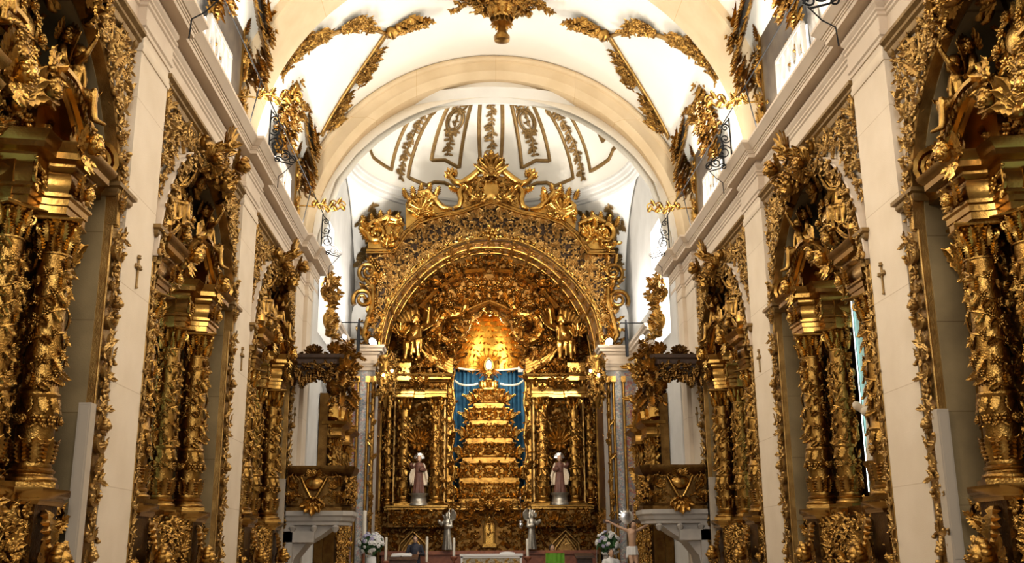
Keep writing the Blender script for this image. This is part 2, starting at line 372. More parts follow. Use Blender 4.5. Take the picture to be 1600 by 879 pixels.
# ------------------------------------------------------------------ column with vine
def column_parts(r, h, rng, vines=2, turns=3.2, lod=1.):
    """shaft + vine + capital + base, standing on z = 0, total height h (base .16r.., capital 2r)"""
    hb, hc = r * 1.1, r * 2.1; z0, z1 = hb, h - hc; zl = z0 + (z1 - z0) * .34
    sh = MB()
    pr = [(r * 1.02, z0), (r * 1.06, z0 + .1 * r), (r * .98, z0 + .3 * r), (r * 1.0, zl - r * .3), (r * 1.12, zl - r * .16), (r * 1.12, zl + r * .02), (r * .97, zl + r * .1)]
    for t in np.linspace(.1, 1, 6): pr.append((r * (.97 - .12 * t ** 1.6), zl + (z1 - zl) * t))
    pr += [(r * .95, z1), (r * .95, z1 + r * .1), (r * .8, z1 + r * .14)]
    sh.add(lathe(pr, 20))
    vi = MB()
    rad = lambda z: r * (1.0 if z < zl else .97 - .12 * ((z - zl) / (z1 - zl)) ** 1.6)
    for s in range(vines):
        n = int(46 * lod); t = np.linspace(.02, .98, n); z = zl + (z1 - zl) * t; a = s * 2 * pi / vines + turns * 2 * pi * t + .35 * np.sin(t * 30)
        rr = np.array([rad(q) for q in z]) * 1.06
        P = np.stack([rr * np.cos(a), rr * np.sin(a), z], 1); vi.add(tube(P, r * .085, 5))
    nl = int(44 * lod * vines / 2 * (z1 - zl) / (12 * r) + 14)
    for s in range(vines):
        for i in range(nl):
            t = (i + .5) / nl; z = zl + (z1 - zl) * t; a = s * 2 * pi / vines + turns * 2 * pi * t + .35 * math.sin(t * 30); q = rad(z) * 1.02
            n = A(math.cos(a), math.sin(a), .05); p = A(q * math.cos(a), q * math.sin(a), z)
            k = ('l', 'lw', 'l', 'R', 'lw', 'G')[i % 6]; up = A(-math.sin(a), math.cos(a), .5) 
            put(vi, k, p, n, up, r * (.80 if k in 'RG' else .92), (1.15 if i % 2 else -1.25) + rng.uniform(-.4, .4), 1.1)
    # lower drum: two rings of leaves, swags and cherub heads
    for i in range(9):
        a = i * 2 * pi / 9; n = A(math.cos(a), math.sin(a), 0)
        put(vi, 'lw', n * r * .98 + A(0, 0, z0 + .25 * r), n, (0, 0, 1), (zl - z0) * .36, 0, .8)
        put(vi, 'R' if i % 3 else 'K', n * r * .98 + A(0, 0, z0 + (zl - z0) * .62), n, (0, 0, 1), r * 1.0, 0, 1.)
        put(vi, 'l', n * r * .98 + A(0, 0, zl - .2 * r), n, (0, 0, -1), (zl - z0) * .26, .3, .8)
    ca = MB(); zc = z1 + r * .12
    ca.add(lathe([(r * .8, zc), (r * .78, zc + .4 * hc), (r * .95, zc + .75 * hc), (r * 1.15, zc + .84 * hc)], 14))
    for row, (q, zz, L, n_) in enumerate([(.86, 0, 1.05, 8), (.84, .28 * hc, 1.25, 8)]):
        for i in range(n_):
            a = (i + .5 * row) * 2 * pi / n_; n = A(math.cos(a), math.sin(a), 0)
            put(ca, 'lw', n * r * q + A(0, 0, zc + zz), n, (0, 0, 1), r * L, 0, 1.3)
    for i in range(4):
        a = pi / 4 + i * pi / 2; n = A(math.cos(a), math.sin(a), 0); t = np.linspace(0, 1, 14)
        ang = t * 2.6 * pi; q = .34 * r * (1 - .75 * t)
        P = [n * (r * 1.12 + q_ * math.cos(g)) + A(0, 0, zc + .62 * hc + q_ * math.sin(g)) for q_, g in zip(q, ang - pi * .5)]
        ca.add(tube(P, r * .11 * (1 - .4 * t), 5))
    ab = r * 1.42
    ca.add(sweep([(0, 0), (.02, 0), (.05, r * .1), (.05, r * .22), (0, r * .22)], [(ab * x, ab * y, zc + .84 * hc) for x, y in ((-.78, -.78), (0, -.66), (.78, -.78), (.66, 0), (.78, .78), (0, .66), (-.78, .78), (-.66, 0))], (0, 0, 1), True))
    ca.add(bx(-ab * .7, ab * .7, -ab * .7, ab * .7, zc + .84 * hc, h))
    ba = MB()
    ba.add(lathe([(r * 1.34, .28 * hb), (r * 1.4, .4 * hb), (r * 1.34, .55 * hb), (r * 1.16, .6 * hb), (r * 1.12, .72 * hb), (r * 1.22, .78 * hb), (r * 1.24, .88 * hb), (r * 1.05, hb)], 20))
    ba.add(bx(-r * 1.4, r * 1.4, -r * 1.4, r * 1.4, 0, .29 * hb))
    return sh, vi, ca, ba
def column_proto(name, r, h, seed, mats=('gold', 'gold', 'gold2', 'gold'), **k):
    sh, vi, ca, ba = column_parts(r, h, random.Random(seed), **k)
    return dict(name=name, sh=sh.mesh('shaft', mats[0]), vi=vi.mesh('vine', mats[1]), ca=ca.mesh('capital', mats[2]), ba=ba.mesh('base', mats[3]))
def place_col(pr, parent, loc, rz=0., sx=1.):
    o = link(pr['name'], pr['sh'], parent); o.location = loc; o.rotation_euler.z = rz; o.scale = (sx, sx, 1)
    for k, nm in (('vi', 'vine'), ('ca', 'capital'), ('ba', 'base')): link(nm, pr[k], o)
    return o

# ------------------------------------------------------------------ figures
def remesh(mb, name, m, vox=.014, sm=4):
    me = mb.mesh('tmp', m, None); o = link('tmp', me)
    r = o.modifiers.new('r', 'REMESH'); r.mode = 'VOXEL'; r.voxel_size = vox; r.use_smooth_shade = True
    s = o.modifiers.new('s', 'SMOOTH'); s.factor = .5; s.iterations = sm
    dg = bpy.context.evaluated_depsgraph_get(); out = bpy.data.meshes.new_from_object(o.evaluated_get(dg))
    bpy.data.objects.remove(o); bpy.data.meshes.remove(me); out.name = name
    out.polygons.foreach_set('use_smooth', np.ones(len(out.polygons), bool))
    if not out.materials: out.materials.append(M[m])
    return out
def head(mb, p, s=1., yaw=0., pitch=0., hair=True):
    """face looks along +y of the local head frame"""
    B = rot2(yaw) @ rotx(pitch); p = np.array(p, float)
    q = lambda prim, t, Bx=None: mb.add(prim, B if Bx is None else B @ Bx, p + B @ (np.array(t) * s), s)
    q(ball(1, 14, 10, .074, .092, .108), (0, 0, 0)); q(ball(1, 10, 7, .052, .06, .06), (0, .03, -.062))
    q(ball(1, 8, 6, .016, .026, .034), (0, .092, -.012)); q(ball(1, 8, 5, .05, .02, .014), (0, .076, .03))
    for e in (-1, 1):
        q(ball(.014, 8, 5), (e * .03, .078, .012)); q(ball(1, 6, 5, .012, .02, .03), (e * .076, 0, -.008)); q(ball(.03, 8, 5), (e * .035, .055, -.03))
    q(ball(1, 8, 5, .026, .014, .008), (0, .082, -.052)); q(ball(1, 8, 5, .024, .014, .009), (0, .08, -.066)); q(ball(.022, 8, 5), (0, .07, -.092))
    if hair:
        q(ball(1, 14, 9, .084, .098, .105), (0, -.018, .022))
        for i in range(9):
            a = pi * (1.0 + i / 8); q(ball(.03, 7, 5), (.075 * math.cos(a), -.02 + .075 * math.sin(a), -.04 - .02 * (i % 2)))
    mb.add(cap_(p + B @ (A(0, -.015, -.08) * s), p + A(0, -.02, -.19) * s, .045 * s, .055 * s))
def hand(mb, wrist, d, side=1, s=1.):
    """palm, four unequal bent fingers and a thumb, pointing along d"""
    w = np.array(wrist, float); d = np.array(d, float); d /= np.linalg.norm(d)
    B = frame(np.cross(d, A(0, .31, .95)) + 1e-6, d); f = lambda x, y, z: w + B @ (A(x * side, y, z) * s)
    mb.add(cap_(f(0, 0, 0), f(0, .07, 0), .024 * s, .032 * s))
    for i, (x, L) in enumerate(((-.03, .058), (-.011, .07), (.01, .075), (.03, .066))):
        mb.add(cap_(f(x, .085, 0), f(x * 1.15, .085 + L * .5, .006), .0095 * s, .009 * s, 8)); mb.add(cap_(f(x * 1.15, .085 + L * .5, .006), f(x * 1.2, .085 + L, .026), .009 * s, .0075 * s, 8))
    mb.add(cap_(f(.028, .03, .008), f(.062, .062, .02), .012 * s, .01 * s, 8)); mb.add(cap_(f(.062, .062, .02), f(.07, .09, .03), .01 * s, .008 * s, 8))
def robe(mb, c0, c1, r0, r1, folds=9, amp=.06, k=44, m=10, seed=1, ell=.75):
    rg = random.Random(seed); c0 = np.array(c0, float); c1 = np.array(c1, float); ph = np.arange(k) / k * 2 * pi; S = []
    pa = [rg.uniform(0, 6) for _ in range(3)]
    for i in range(m):
        t = i / (m - 1); c = c0 * (1 - t) + c1 * t; r = r0 * (1 - t) + r1 * t
        q = r * (1 + amp * t * (np.sin(folds * ph + pa[0] + t * 1.1) + .5 * np.sin((folds * 2 - 1) * ph + pa[1])))
        S.append(np.stack([c[0] + q * np.cos(ph), c[1] + ell * q * np.sin(ph), np.full(k, c[2])], 1))
    mb.add(loft(np.array(S)))
def wing(mb, p, side, s=1., spread=.5):
    for row in range(2):
        for i in range(6):
            a = side * (.15 + .2 * i + .1 * row) - side * .25; B = frame((0, -1, .0), (0, 0, 1)) @ rot2(-a + side * pi * .0) 
            B = rot2(side * spread) @ B
            mb.add(leaf(6, .17, .5, .06, .06), B, A(*p) + A(side * (.05 + .03 * i), -.02 - .025 * row, .02 * i) * s, s * (.72 - .05 * i - .25 * row))
def angel_seated(seed, arm=1):
    """gilded angel sitting at the origin, looking along +y"""
    mb = MB(); rg = random.Random(seed)
    mb.add(ball(1, 14, 10, .17, .14, .14), None, (0, 0, .1)); mb.add(cap_((0, 0, .1), (0, .03, .42), .15, .15)); mb.add(ball(1, 12, 8, .185, .115, .13), None, (0, .03, .42))
    head(mb, (0.02, .07, .70), 1.15, .5 * arm, .1)
    kn = [(-.13, .30, .07), (.16, .27, -.03)]; ft = [(-.15, .25, -.36), (.19, .33, -.38)]
    for (k_, f_, s) in ((kn[0], ft[0], -1), (kn[1], ft[1], 1)):
        mb.add(cap_((s * .09, .02, .07), k_, .115, .085)); mb.add(cap_(k_, f_, .075, .05)); mb.add(cap_(f_, (f_[0], f_[1] + .15, f_[2] - .05), .045, .03))
    for i in range(9):  # drapery over lap and shins
        x = -.2 + .05 * i; mb.add(cap_((x * .7, .04, .17 - .01 * i), (x * 1.1, .29 + .03 * math.sin(i * 2), .10 - .012 * i), .045, .05, 8))
        mb.add(cap_((x * 1.1, .29, .06), (x * 1.2 + .04 * math.sin(i * 2.2), .26 + .07 * math.cos(i * 1.7), -.22 - .06 * (i % 3)), .05, .03, 8))
    for i in range(6): mb.add(cap_((-.14 + .05 * i, .12, .44), (-.16 + .06 * i, .15, .14), .025, .035, 8))
    sh = A(.17 * arm, .03, .5); el = A(.33 * arm, .12, .56); wr = A(.40 * arm, .22, .78)
    mb.add(cap_(sh, el, .065, .05)); mb.add(cap_(el, wr, .048, .034)); hand(mb, wr, (.15 * arm, .25, .9), arm, 1.1)
    sh = A(-.17 * arm, .03, .5); el = A(-.33 * arm, .08, .26); wr = A(-.2 * arm, .27, .2)
    mb.add(cap_(sh, el, .065, .05)); mb.add(cap_(el, wr, .048, .034)); hand(mb, wr, (.3 * arm, .8, -.1), -arm, 1.1)
    mb.add(cap_((.16 * arm, .05, .5), (-.05 * arm, .16, .3), .05, .05)); mb.add(cap_((-.05 * arm, .16, .3), (-.32 * arm, -.05, .12), .05, .03))
    for s in (-1, 1): wing(mb, (s * .06, -.08, .40), s, 1.0, .5)
    return mb
def saint(seed, book=True):
    mb = MB(); robe(mb, (0, 0, .98), (0, 0, .0), .17, .27, 8, .09, seed=seed); mb.add(cap_((0, 0, .95), (0, 0, 1.22), .17, .18)); mb.add(ball(1, 12, 8, .21, .13, .12), None, (0, 0, 1.25))
    return mb
def saint_arms(mb, up=1):
    for s, el, wr in ((up, (.30 * up, .06, 1.12), (.34 * up, .24, 1.24)), (-up, (-.28 * up, .06, 1.02), (-.12 * up, .22, 1.05))):
        mb.add(cap_((.19 * s, 0, 1.26), el, .085, .08)); mb.add(cap_(el, wr, .085, .10)); 
EXPO = 0.0
# ================================================================== the building
def mirrored(mb): return MB().add(mb.prim(), MIR)
def pair(nameL, nameR, mb, m, ang=38.):
    struct(nameL, mb, m, ang); struct(nameR, mirrored(mb), m, ang)
BAYS = [9.87, 16.05, 22.30]
PIL = [(6.3, 7.45), (12.5, 13.66), (18.68, 19.93), (24.82, 25.95)]
RN, ZN = 2.2, 5.6
# floor
mb = MB(); mb.add(bx(-6.6, 6.6, -3, 25.2, -.3, 0)); struct('floor', mb, 'floor')
mb = MB()
for i, (y, z) in enumerate(((24.9, .2), (25.25, .4), (25.6, .6))): mb.add(bx(-4.85, 4.85, y, 41.2, z - .2, z))
mb.add(bx(-2.6, 2.6, 33.4, 36.6, .6, .72)); struct('floor_sanctuary', mb, 'floor')
# nave side walls with arched niches
def opening(c): 
    t = np.radians(np.linspace(0, 180, 33))
    return [(c + RN, 0.)] + [(c + RN * math.cos(a), ZN + RN * math.sin(a)) for a in t] + [(c - RN, 0.)]
mb = MB()
ys = [3.0] + sum([[c - RN, c + RN] for c in BAYS], []) + [26.6]
for i in range(0, len(ys), 2): mb.add(bx(-6.45, -5.12, ys[i], ys[i + 1], 0, 9.4))
for c in BAYS:
    o = opening(c)[1:-1]; I = [(-5.12, y, z) for y, z in o]; O = [(-5.12, y, 9.4) for y, z in o]
    mb.add(ribbon(I, O, (-1, 0, 0), 1.33)); mb.add(bx(-6.6, -6.45, c - 2.3, c + 2.3, 0, 8))
pair('wall_left', 'wall_right', mb, 'stone')
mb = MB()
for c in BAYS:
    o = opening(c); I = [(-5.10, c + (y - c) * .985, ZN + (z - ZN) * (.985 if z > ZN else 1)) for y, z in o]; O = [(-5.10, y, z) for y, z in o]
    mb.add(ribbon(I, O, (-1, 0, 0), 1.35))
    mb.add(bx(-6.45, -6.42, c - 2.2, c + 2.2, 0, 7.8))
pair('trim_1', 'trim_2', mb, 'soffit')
# pilasters
mb = MB()
for a, b in PIL:
    mb.add(bx(-5.12, -5.0, a, b, 0, 8.22))
    mb.add(sweep([(0, 0), (.015, .0), (.03, .05), (.015, .1), (.015, .16), (0, .18)], [(-5.13, a, 8.16), (-5.0, a, 8.16), (-5.0, b, 8.16), (-5.13, b, 8.16)], (0, 0, 1)))
    mb.add(bx(-5.12, -5.0, a, b, 8.3, 8.5)); mb.add(bx(-5.12, -4.94, a - .06, b + .06, 0, .9))
mb.add(bx(-5.9, -4.90, 25.95, 27.2, 0, 8.5))
mb.add(sweep([(0, 0), (.015, .0), (.03, .05), (.015, .1), (.015, .16), (0, .18)], [(-5.1, 25.95, 8.16), (-4.9, 25.95, 8.16), (-4.9, 27.2, 8.16), (-5.4, 27.2, 8.16)], (0, 0, 1)))
pair('trim_3', 'trim_4', mb, 'stonex')
# entablature breaking forward over each pilaster
path = [(-5.12, 3.0)]
for a, b in PIL: path += [(-5.12, a), (-5.0, a), (-5.0, b), (-5.12, b)]
path = path[:-1] + [(-4.9, 25.95), (-4.9, 27.2), (-5.5, 27.2)]
prof = [(-.42, 8.44), (.02, 8.44), (.02, 8.50), (.045, 8.52), (.045, 8.60), (.03, 8.61), (.03, 8.80), (.055, 8.82), (.055, 8.86), (.08, 8.88), (.08, 8.91), (.02, 8.92),
        (.05, 8.95), (.085, 9.0), (.085, 9.05), (.05, 9.1), (.05, 9.115), (.25, 9.10), (.25, 9.17), (.265, 9.175), (.27, 9.20), (.285, 9.205), (.29, 9.23), (.31, 9.235), (.34, 9.27), (.39, 9.33), (.41, 9.35), (.41, 9.40), (-.42, 9.42)]
mb = MB(); mb.add(sweep([(a, z) for a, z in prof], [(x, y, 0) for x, y in path], (0, 0, 1)))
pair('trim_5', 'trim_6', mb, 'moulding', 30.)
# vault
def arcloft(prof, c, a0, a1, n):
    """profile (r, y) turned about the y-parallel axis through (x, z) = c"""
    t = np.radians(np.linspace(a0, a1, n))
    return loft(np.array([[(c[0] + r * math.cos(a), y, c[1] + r * math.sin(a)) for r, y in prof] for a in t]), True, True)
ZV = 9.55
mb = MB(); mb.add(arcloft([(5.55, 3.0), (5.55, 26.05), (5.8, 26.05), (5.8, 3.0)], (0, ZV), 0, 180, 64))
mb.add(bx(-5.8, -5.55, 3, 26.05, 9.35, 9.56)); mb.add(bx(5.55, 5.8, 3, 26.05, 9.35, 9.56)); struct('ceiling', mb, 'plaster')
for i, (a, b) in enumerate(((6.5, 8.1), (12.75, 14.35), (19.0, 20.55))):
    mb = MB(); mb.add(arcloft([(5.33, a), (5.33, b), (5.38, b + .05), (5.6, b + .05), (5.6, a - .05), (5.38, a - .05)], (0, ZV), 0, 180, 64))
    for s in (-1, 1): mb.add(bx(5.33 * s, 5.6 * s, a, b, 9.38, 9.56))
    struct('trim_%d' % (7 + i), mb, 'arch')
# triumphal arch
mb = MB(); mb.add(arcloft([(4.92, 27.2), (4.92, 26.16), (5.03, 25.98), (5.07, 25.93), (5.10, 25.93), (5.10, 25.96), (5.36, 25.96), (5.38, 25.90), (5.44, 25.86), (5.5, 25.88), (5.52, 25.96), (6.0, 25.97), (6.0, 27.2)], (0, ZV), 0, 180, 72))
for s in (-1, 1): mb.add(bx(4.93 * s, 6.0 * s, 26.0, 27.2, 9.38, 9.56))
struct('trim_10', mb, 'arch', 25.)
# chancel side walls with a deep window each, side arches and pendentives
RD, YD, ZR = 4.8, 31.0, 13.8; ZS = ZR - RD
mb = MB()
for y0, y1, z0, z1 in ((26.6, 35.8, 0, 7.55), (26.6, 35.8, 11.2, 14.2), (26.6, 27.5, 7.55, 11.2), (30.0, 35.8, 7.55, 11.2)): mb.add(bx(-5.6, -4.86, y0, y1, z0, z1))
mb.add(bx(-5.75, -5.6, 27.3, 30.2, 7.3, 11.4))
pair('wall_chancel_left', 'wall_chancel_right', mb, 'plasterg')
mb = MB()
t = np.radians(np.linspace(-90, 90, 25))
for q in range(4):
    S = []
    for a in np.radians(np.linspace(45 + 90 * q - 45, 45 + 90 * q + 45, 25)):
        m = max(abs(math.cos(a)), abs(math.sin(a))); row = []
        for r in np.linspace(RD, RD / m, 14):
            row.append((r * math.cos(a), YD + r * math.sin(a), ZS + math.sqrt(max(0, 2 * RD * RD - r * r))))
        S.append(row)
    S = np.array(S); V = S.reshape(-1, 3); mb.add((V, quads(25, 14, False)))
    c_ = np.array(V); c_[:, :2] = (c_[:, :2] - A(0, YD)) * 1.03 + A(0, YD); c_[:, 2] += .08; mb.add((c_, quads(25, 14, False)))
struct('ceiling_pendentives', mb, 'plaster')
ph = 96
mb = MB(); mb.add((lathe([(4.9, 13.72), (4.79, 13.74), (4.76, 13.80), (4.70, 13.84), (4.70, 13.94), (4.64, 13.97), (4.60, 14.08), (4.55, 14.12), (4.54, 14.2), (4.9, 14.22), (4.9, 13.72)], 96, False)[0] + A(0, YD, 0), quads(11, 96)))
struct('trim_11', mb, 'plasterg', 25.)
HD, RDm, ZD = 3.6, 4.55, 14.2
pr = [(RDm * math.cos(e), ZD + HD * math.sin(e)) for e in np.radians(np.linspace(0, 89.5, 26))]
pr2 = [((RDm + .15) * math.cos(e), ZD + (HD + .15) * math.sin(e)) for e in np.radians(np.linspace(89.5, 0, 26))]
L = lathe(pr + pr2, 96, False); mb = MB(); mb.add((L[0] + A(0, YD, 0), L[1])); struct('ceiling_dome', mb, 'plaster')
# end of the chancel: spandrel wall, presbytery tunnel walls, back wall
mb = MB(); mb.add(arcloft([(4.0, 35.0), (4.0, 35.3), (4.95, 35.3), (4.95, 35.0)], (0, 8.85), 0, 180, 48))
for s in (-1, 1): mb.add(bx(4.15 * s, 5.0 * s, 35.0, 35.3, 0, 8.9))
struct('wall_end', mb, 'plaster')
mb = MB(); mb.add(bx(-4.35, -4.15, 34.3, 41.0, 0, 9.0)); pair('wall_presbytery_left', 'wall_presbytery_right', mb, 'darkwood')
mb = MB(); mb.add(bx(-4.6, 4.6, 40.9, 41.1, 0, 14)); struct('wall_back', mb, 'darkwood')
# windows of the chancel
for n, s, m_ in ((1, -1, 'white'), (2, 1, 'windowlit')):
    mb = MB(); mb.add(bx(5.5 * s, 5.56 * s, 27.6, 29.9, 7.75, 11.0)); struct('window_%d' % n, mb, m_)
# chancel entablature carrying the canopy arch
mb = MB()
ent = [(-.3, 7.72), (.02, 7.72), (.02, 7.8), (.05, 7.82), (.05, 7.94), (.03, 7.96), (.03, 8.1), (.10, 8.14), (.12, 8.2), (.2, 8.22), (.2, 8.3), (.26, 8.34), (.28, 8.42), (-.3, 8.44)]
mb.add(sweep(ent, [(-4.86, 30.2, 0), (-4.86, 33.6, 0), (-4.86, 33.9, 0), (-3.85, 33.9, 0), (-3.85, 34.6, 0)], (0, 0, 1)))
mb.add(bx(-4.86, -3.86, 33.92, 34.95, 7.6, 8.40))
pair('trim_12', 'trim_13', mb, 'moulding', 30.)
# ================================================================== the nave's carved things
rng = random.Random(7)
DX = lambda: None
ND = A(1, 0, 0); NU = A(0, 1, 0); NZ = A(0, 0, 1)
col_out = column_proto('column', .195, 2.95, 11)
col_in = column_proto('column', .175, 2.95, 12)

def bent_path(z=0.):   # plan of the altarpiece's entablature, breaking forward over the columns
    p = [(-.30, -2.0), (-.02, -2.0), (-.02, -1.54), (.24, -1.52), (.24, -.94), (.06, -.90), (-.02, -.86), (-.02, -.56), (-.2, -.52)]
    q = [(x, -y) for x, y in p[::-1]]
    nr = {-1.54: -1.92, -1.52: -1.90, -.94: -1.34, -.90: -1.30, -.86: -1.22, -.56: -.88, -.52: -.84}
    p = [(x, nr.get(y, y)) for x, y in p]
    return [(x, y, z) for x, y in p + q]
def side_altar(prefix):
    t = empty('side_altarpiece')
    r = random.Random(21)
    # base with carved front and pedestals
    mb = MB(); mb.add(bx(-.95, .08, -1.98, 1.98, 0, 2.22))
    for s in (-1, 1):
        uo, ui = (1.27, .74) if s > 0 else (1.62, 1.12)
        mb.add(bx(-.3, .22, s * (uo - .29), s * (uo + .29), 0, 2.22)); mb.add(bx(-.3, .05, s * (ui - .25), s * (ui + .25), 0, 2.22))
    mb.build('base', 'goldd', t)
    mb = MB()
    carve(mb, (.09, 0, .35), NU, NZ, ND, 3.9, 1.85, .19, r, depth=1.6, size=1.5)
    for s in (-1, 1):
        put(mb, 'K', (.24, s * 1.23, 1.62), ND, NZ, .62, 0, 1.3); put(mb, 'L5', (.23, s * 1.23, 1.1), ND, NZ, .7, 0, 1.3); put(mb, 'lw', (.23, s * 1.23, 2.15), ND, -NZ, .55)
        put(mb, 'C', (.22, s * 1.23, .7), ND, NZ, .6, .4); put(mb, 'R', (.09, s * .73, 1.5), ND, NZ, .5)
    for s in (-1, 1):   # returns of the pedestals
        for z in (.9, 1.5, 1.95): put(mb, 'L', (.0, s * 1.54, z), (0, s, 0), NZ, .4); put(mb, 'R', (-.0, s * .93, z), (0, -s, 0), NZ, .34)
    mb.build('carved_front', 'gold', t)
    mb = MB(); mb.add(sweep([(-.3, 2.2), (.03, 2.2), (.05, 2.24), (.05, 2.27), (.09, 2.30), (.09, 2.37), (-.3, 2.38)], bent_path(), (0, 0, 1))); mb.add(bx(-.9, -.1, -1.98, 1.98, 2.2, 2.37))
    mb.build('shelf', 'goldp', t)
    for s in (-1, 1):
        uo, ui = (1.27, .74) if s > 0 else (1.62, 1.12)
        place_col(col_out, t, (.02, s * uo, 2.37), .3 * s); place_col(col_in, t, (-.27, s * ui, 2.37), 1.1 * s)
        mb = MB(); mb.add(bx(-.35, -.12, s * 1.80, s * 2.02, 2.37, 5.34)); mb.add(bx(-.35, -.09, s * 1.78, s * 2.04, 2.37, 2.52)); mb.add(bx(-.35, -.09, s * 1.78, s * 2.04, 4.9, 5.34))
        put(mb, 'lw', (-.1, s * 1.91, 4.93), ND, NZ, .42); put(mb, 'l', (-.1, s * 1.85, 5.0), ND, NZ, .4, .5); put(mb, 'l', (-.1, s * 1.97, 5.0), ND, NZ, .4, -.5)
        mb.build('pilaster', 'goldp', t)
        # carved strip hung between the columns and its wavy niche border
        for u_, w_, x_, nm_ in ((1.05 if s > 0 else 1.38, .3 if s > 0 else .18, -.46, 'hanging_carving'), (1.58, .22, -.46, 'hanging_carving'), (.52 if s > 0 else .86, .1, -.42, 'niche_border')):
            mb = MB(); carve(mb, (x_, s * u_, 2.45), NU * s, NZ, ND, w_, 2.8 if nm_ != 'niche_border' else 3.7, .15, r, mirror=False, depth=1.5, size=1.5, kinds=['C', 'l', 'lw', 'S', 'R']); mb.build(nm_, 'gold', t)
    # backboard with the niche
    mb = MB()
    mb.add(bx(-.62, -.48, .48, 2.1, 2.37, 5.8)); mb.add(bx(-.62, -.48, -2.1, -.82, 2.37, 5.8))
    top = [(u, 5.62 + math.sqrt(max(0, 2.14 ** 2 - u * u))) for u in np.linspace(-2.14, 2.14, 25)]
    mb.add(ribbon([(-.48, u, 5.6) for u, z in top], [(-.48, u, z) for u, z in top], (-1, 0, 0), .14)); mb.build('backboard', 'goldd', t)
    mb = MB()
    mb.add(bx(-.72, -.50, -.84, .50, 2.37, 6.0)); mb.add(slab([(.67 * math.cos(q), .35 * math.sin(q)) for q in np.radians(np.linspace(0, 180, 15))], (-.72, -.17, 6.0), NU, NZ, ND, .22))
    mb.build('niche_lining', 'teal', t)
    for s in (-1, 1):
        mb = MB(); u_ = .46 if s > 0 else -.80; mb.add(tube([(-.47, u_, 2.6), (-.47, u_, 3.5), (-.47, u_, 4.5), (-.47, u_, 5.8)], .009, 8)); mb.build('light_tube', 'led', t)
    # entablature, broken in the middle by the niche
    P = bent_path(); n_ = len(P) // 2; pf = [(-.3, 5.32), (-.02, 5.32), (-.02, 5.40), (.0, 5.41), (.0, 5.48), (.03, 5.50), (.03, 5.53), (-.02, 5.54), (-.02, 5.56)] + [(-.02, 5.56), (.0, 5.62), (.01, 5.7), (-.01, 5.78)] + [(.02, 5.80), (.05, 5.84), (.05, 5.87), (.15, 5.90), (.15, 5.97), (.2, 6.02), (.22, 6.08), (-.3, 6.1)]
    for Q_, y0, y1 in ((P[:n_][:-1] + [(-.45, -.82, 0)], -2.0, -.84), ([(-.45, .5, 0)] + P[n_:][1:], .52, 2.0)):
        mb = MB(); mb.add(sweep(pf, Q_, (0, 0, 1))); mb.add(bx(-.6, -.2, y0, y1, 5.32, 6.08)); mb.build('entablature', 'goldp', t, 30)
    for s in (-1, 1):
        mb = MB(); chain(mb, [(.0, s * 1.58, 5.68), (.0, s * 1.98, 5.68)], ND, ['L'], .2, .22); mb.build('frieze_leaf', 'gold2', t)
        mb = MB(); put(mb, 'lw', (.26, s * 1.08, 5.56), ND, NZ, .28); put(mb, 'lw', (.26, s * 1.38, 5.56), ND, NZ, .28); put(mb, 'K', (.27, s * 1.23, 5.62), ND, NZ, .34); mb.build('frieze_cherub', 'gold2', t)
        mb = MB(); chain(mb, [(.0, s * .44, 5.67), (.0, s * .86, 5.67)], ND, ['S', 'R'], .21, .26); mb.build('frieze_carving', 'gold2', t)
        mb = MB(); put(mb, 'K', (.34, s * .9, 6.1), A(1, 0, -.2), NZ, .5, 0, 1.2); put(mb, 'L5', (.34, s * .9, 5.9), ND, -NZ, .42); mb.build('pediment_cherub', 'gold2', t)
    # broken pediment: two raking volutes with smooth gilt panels beneath
    for s in (-1, 1):
        w = np.linspace(0, 1, 16); u = 1.80 - 1.28 * w; z = 6.20 + .52 * w + .06 * np.sin(w * pi) - .07 * np.sin(w * 2 * pi)
        Pp = [(-.05, s * a, b) for a, b in zip(u, z)]
        mb = MB(); pf = [(-.03, -.3), (-.03, .12), (.0, .16), (.03, .17), (.05, .22), (.09, .24), (.10, .30), (.14, .31), (.16, -.3)]
        mb.add(sweep(pf if s > 0 else [(-a, b) for a, b in pf], Pp, (1, 0, 0)))
        # volute at the foot
        tt = np.linspace(0, 1, 26); g = tt * 4.6 * pi; rr = .25 * (1 - .8 * tt)
        c = A(.16, s * 1.78, 6.30); vb = A(.55, s * .83, 0); vn = A(.83, -s * .55, 0); V_ = [c + vb * rr[i] * math.cos(g[i] - 1.9) + A(0, 0, rr[i] * math.sin(g[i] - 1.9)) for i in range(26)]
        mb.add(tube(V_, .062 * (1 - .5 * tt), 7, 2.2, True, vn)); mb.add(ball(.055, 10, 7), None, c + vn * .1); mb.add(lathe([(.2, -.1), (.2, .04), (.02, .05)], 16), frame(vn, NZ), c)
        mb.build('pediment_volute', 'goldp', t, 30)
        mb = MB(); q = [(-.18, s * a, b - .04) for a, b in list(zip(u, z))[:12]]; mb.add(ribbon([(-.18, y, 6.05 + .02 * i_) for i_, (_, y, b) in enumerate(q)], q, (-1, 0, 0), .25)); mb.build('pediment_panel', 'gold2', t)
        mb = MB(); chain(mb, [(p_[0] + .2, p_[1], p_[2] + .14) for p_ in Pp[:8]], lambda p: A(.6, .4 * s, 1), ['L', 'l', 'lw'], .09, .26, r, 1.3, .3)
        chain(mb, [(p_[0] + .3, p_[1], p_[2] - .02) for p_ in Pp], ND, ['l'], .1, .15, r)
        put(mb, 'S', (.09, s * 1.2, 6.32), ND, NZ, .28, .9 * s, .5, s < 0)
        mb.build('pediment_leaves', 'gold', t)
    # attic relief in the arch, sunburst and cloud of cherubs
    mb = MB(); ins = lambda u, v: u * u + (v + .25) ** 2 < 1.86 ** 2
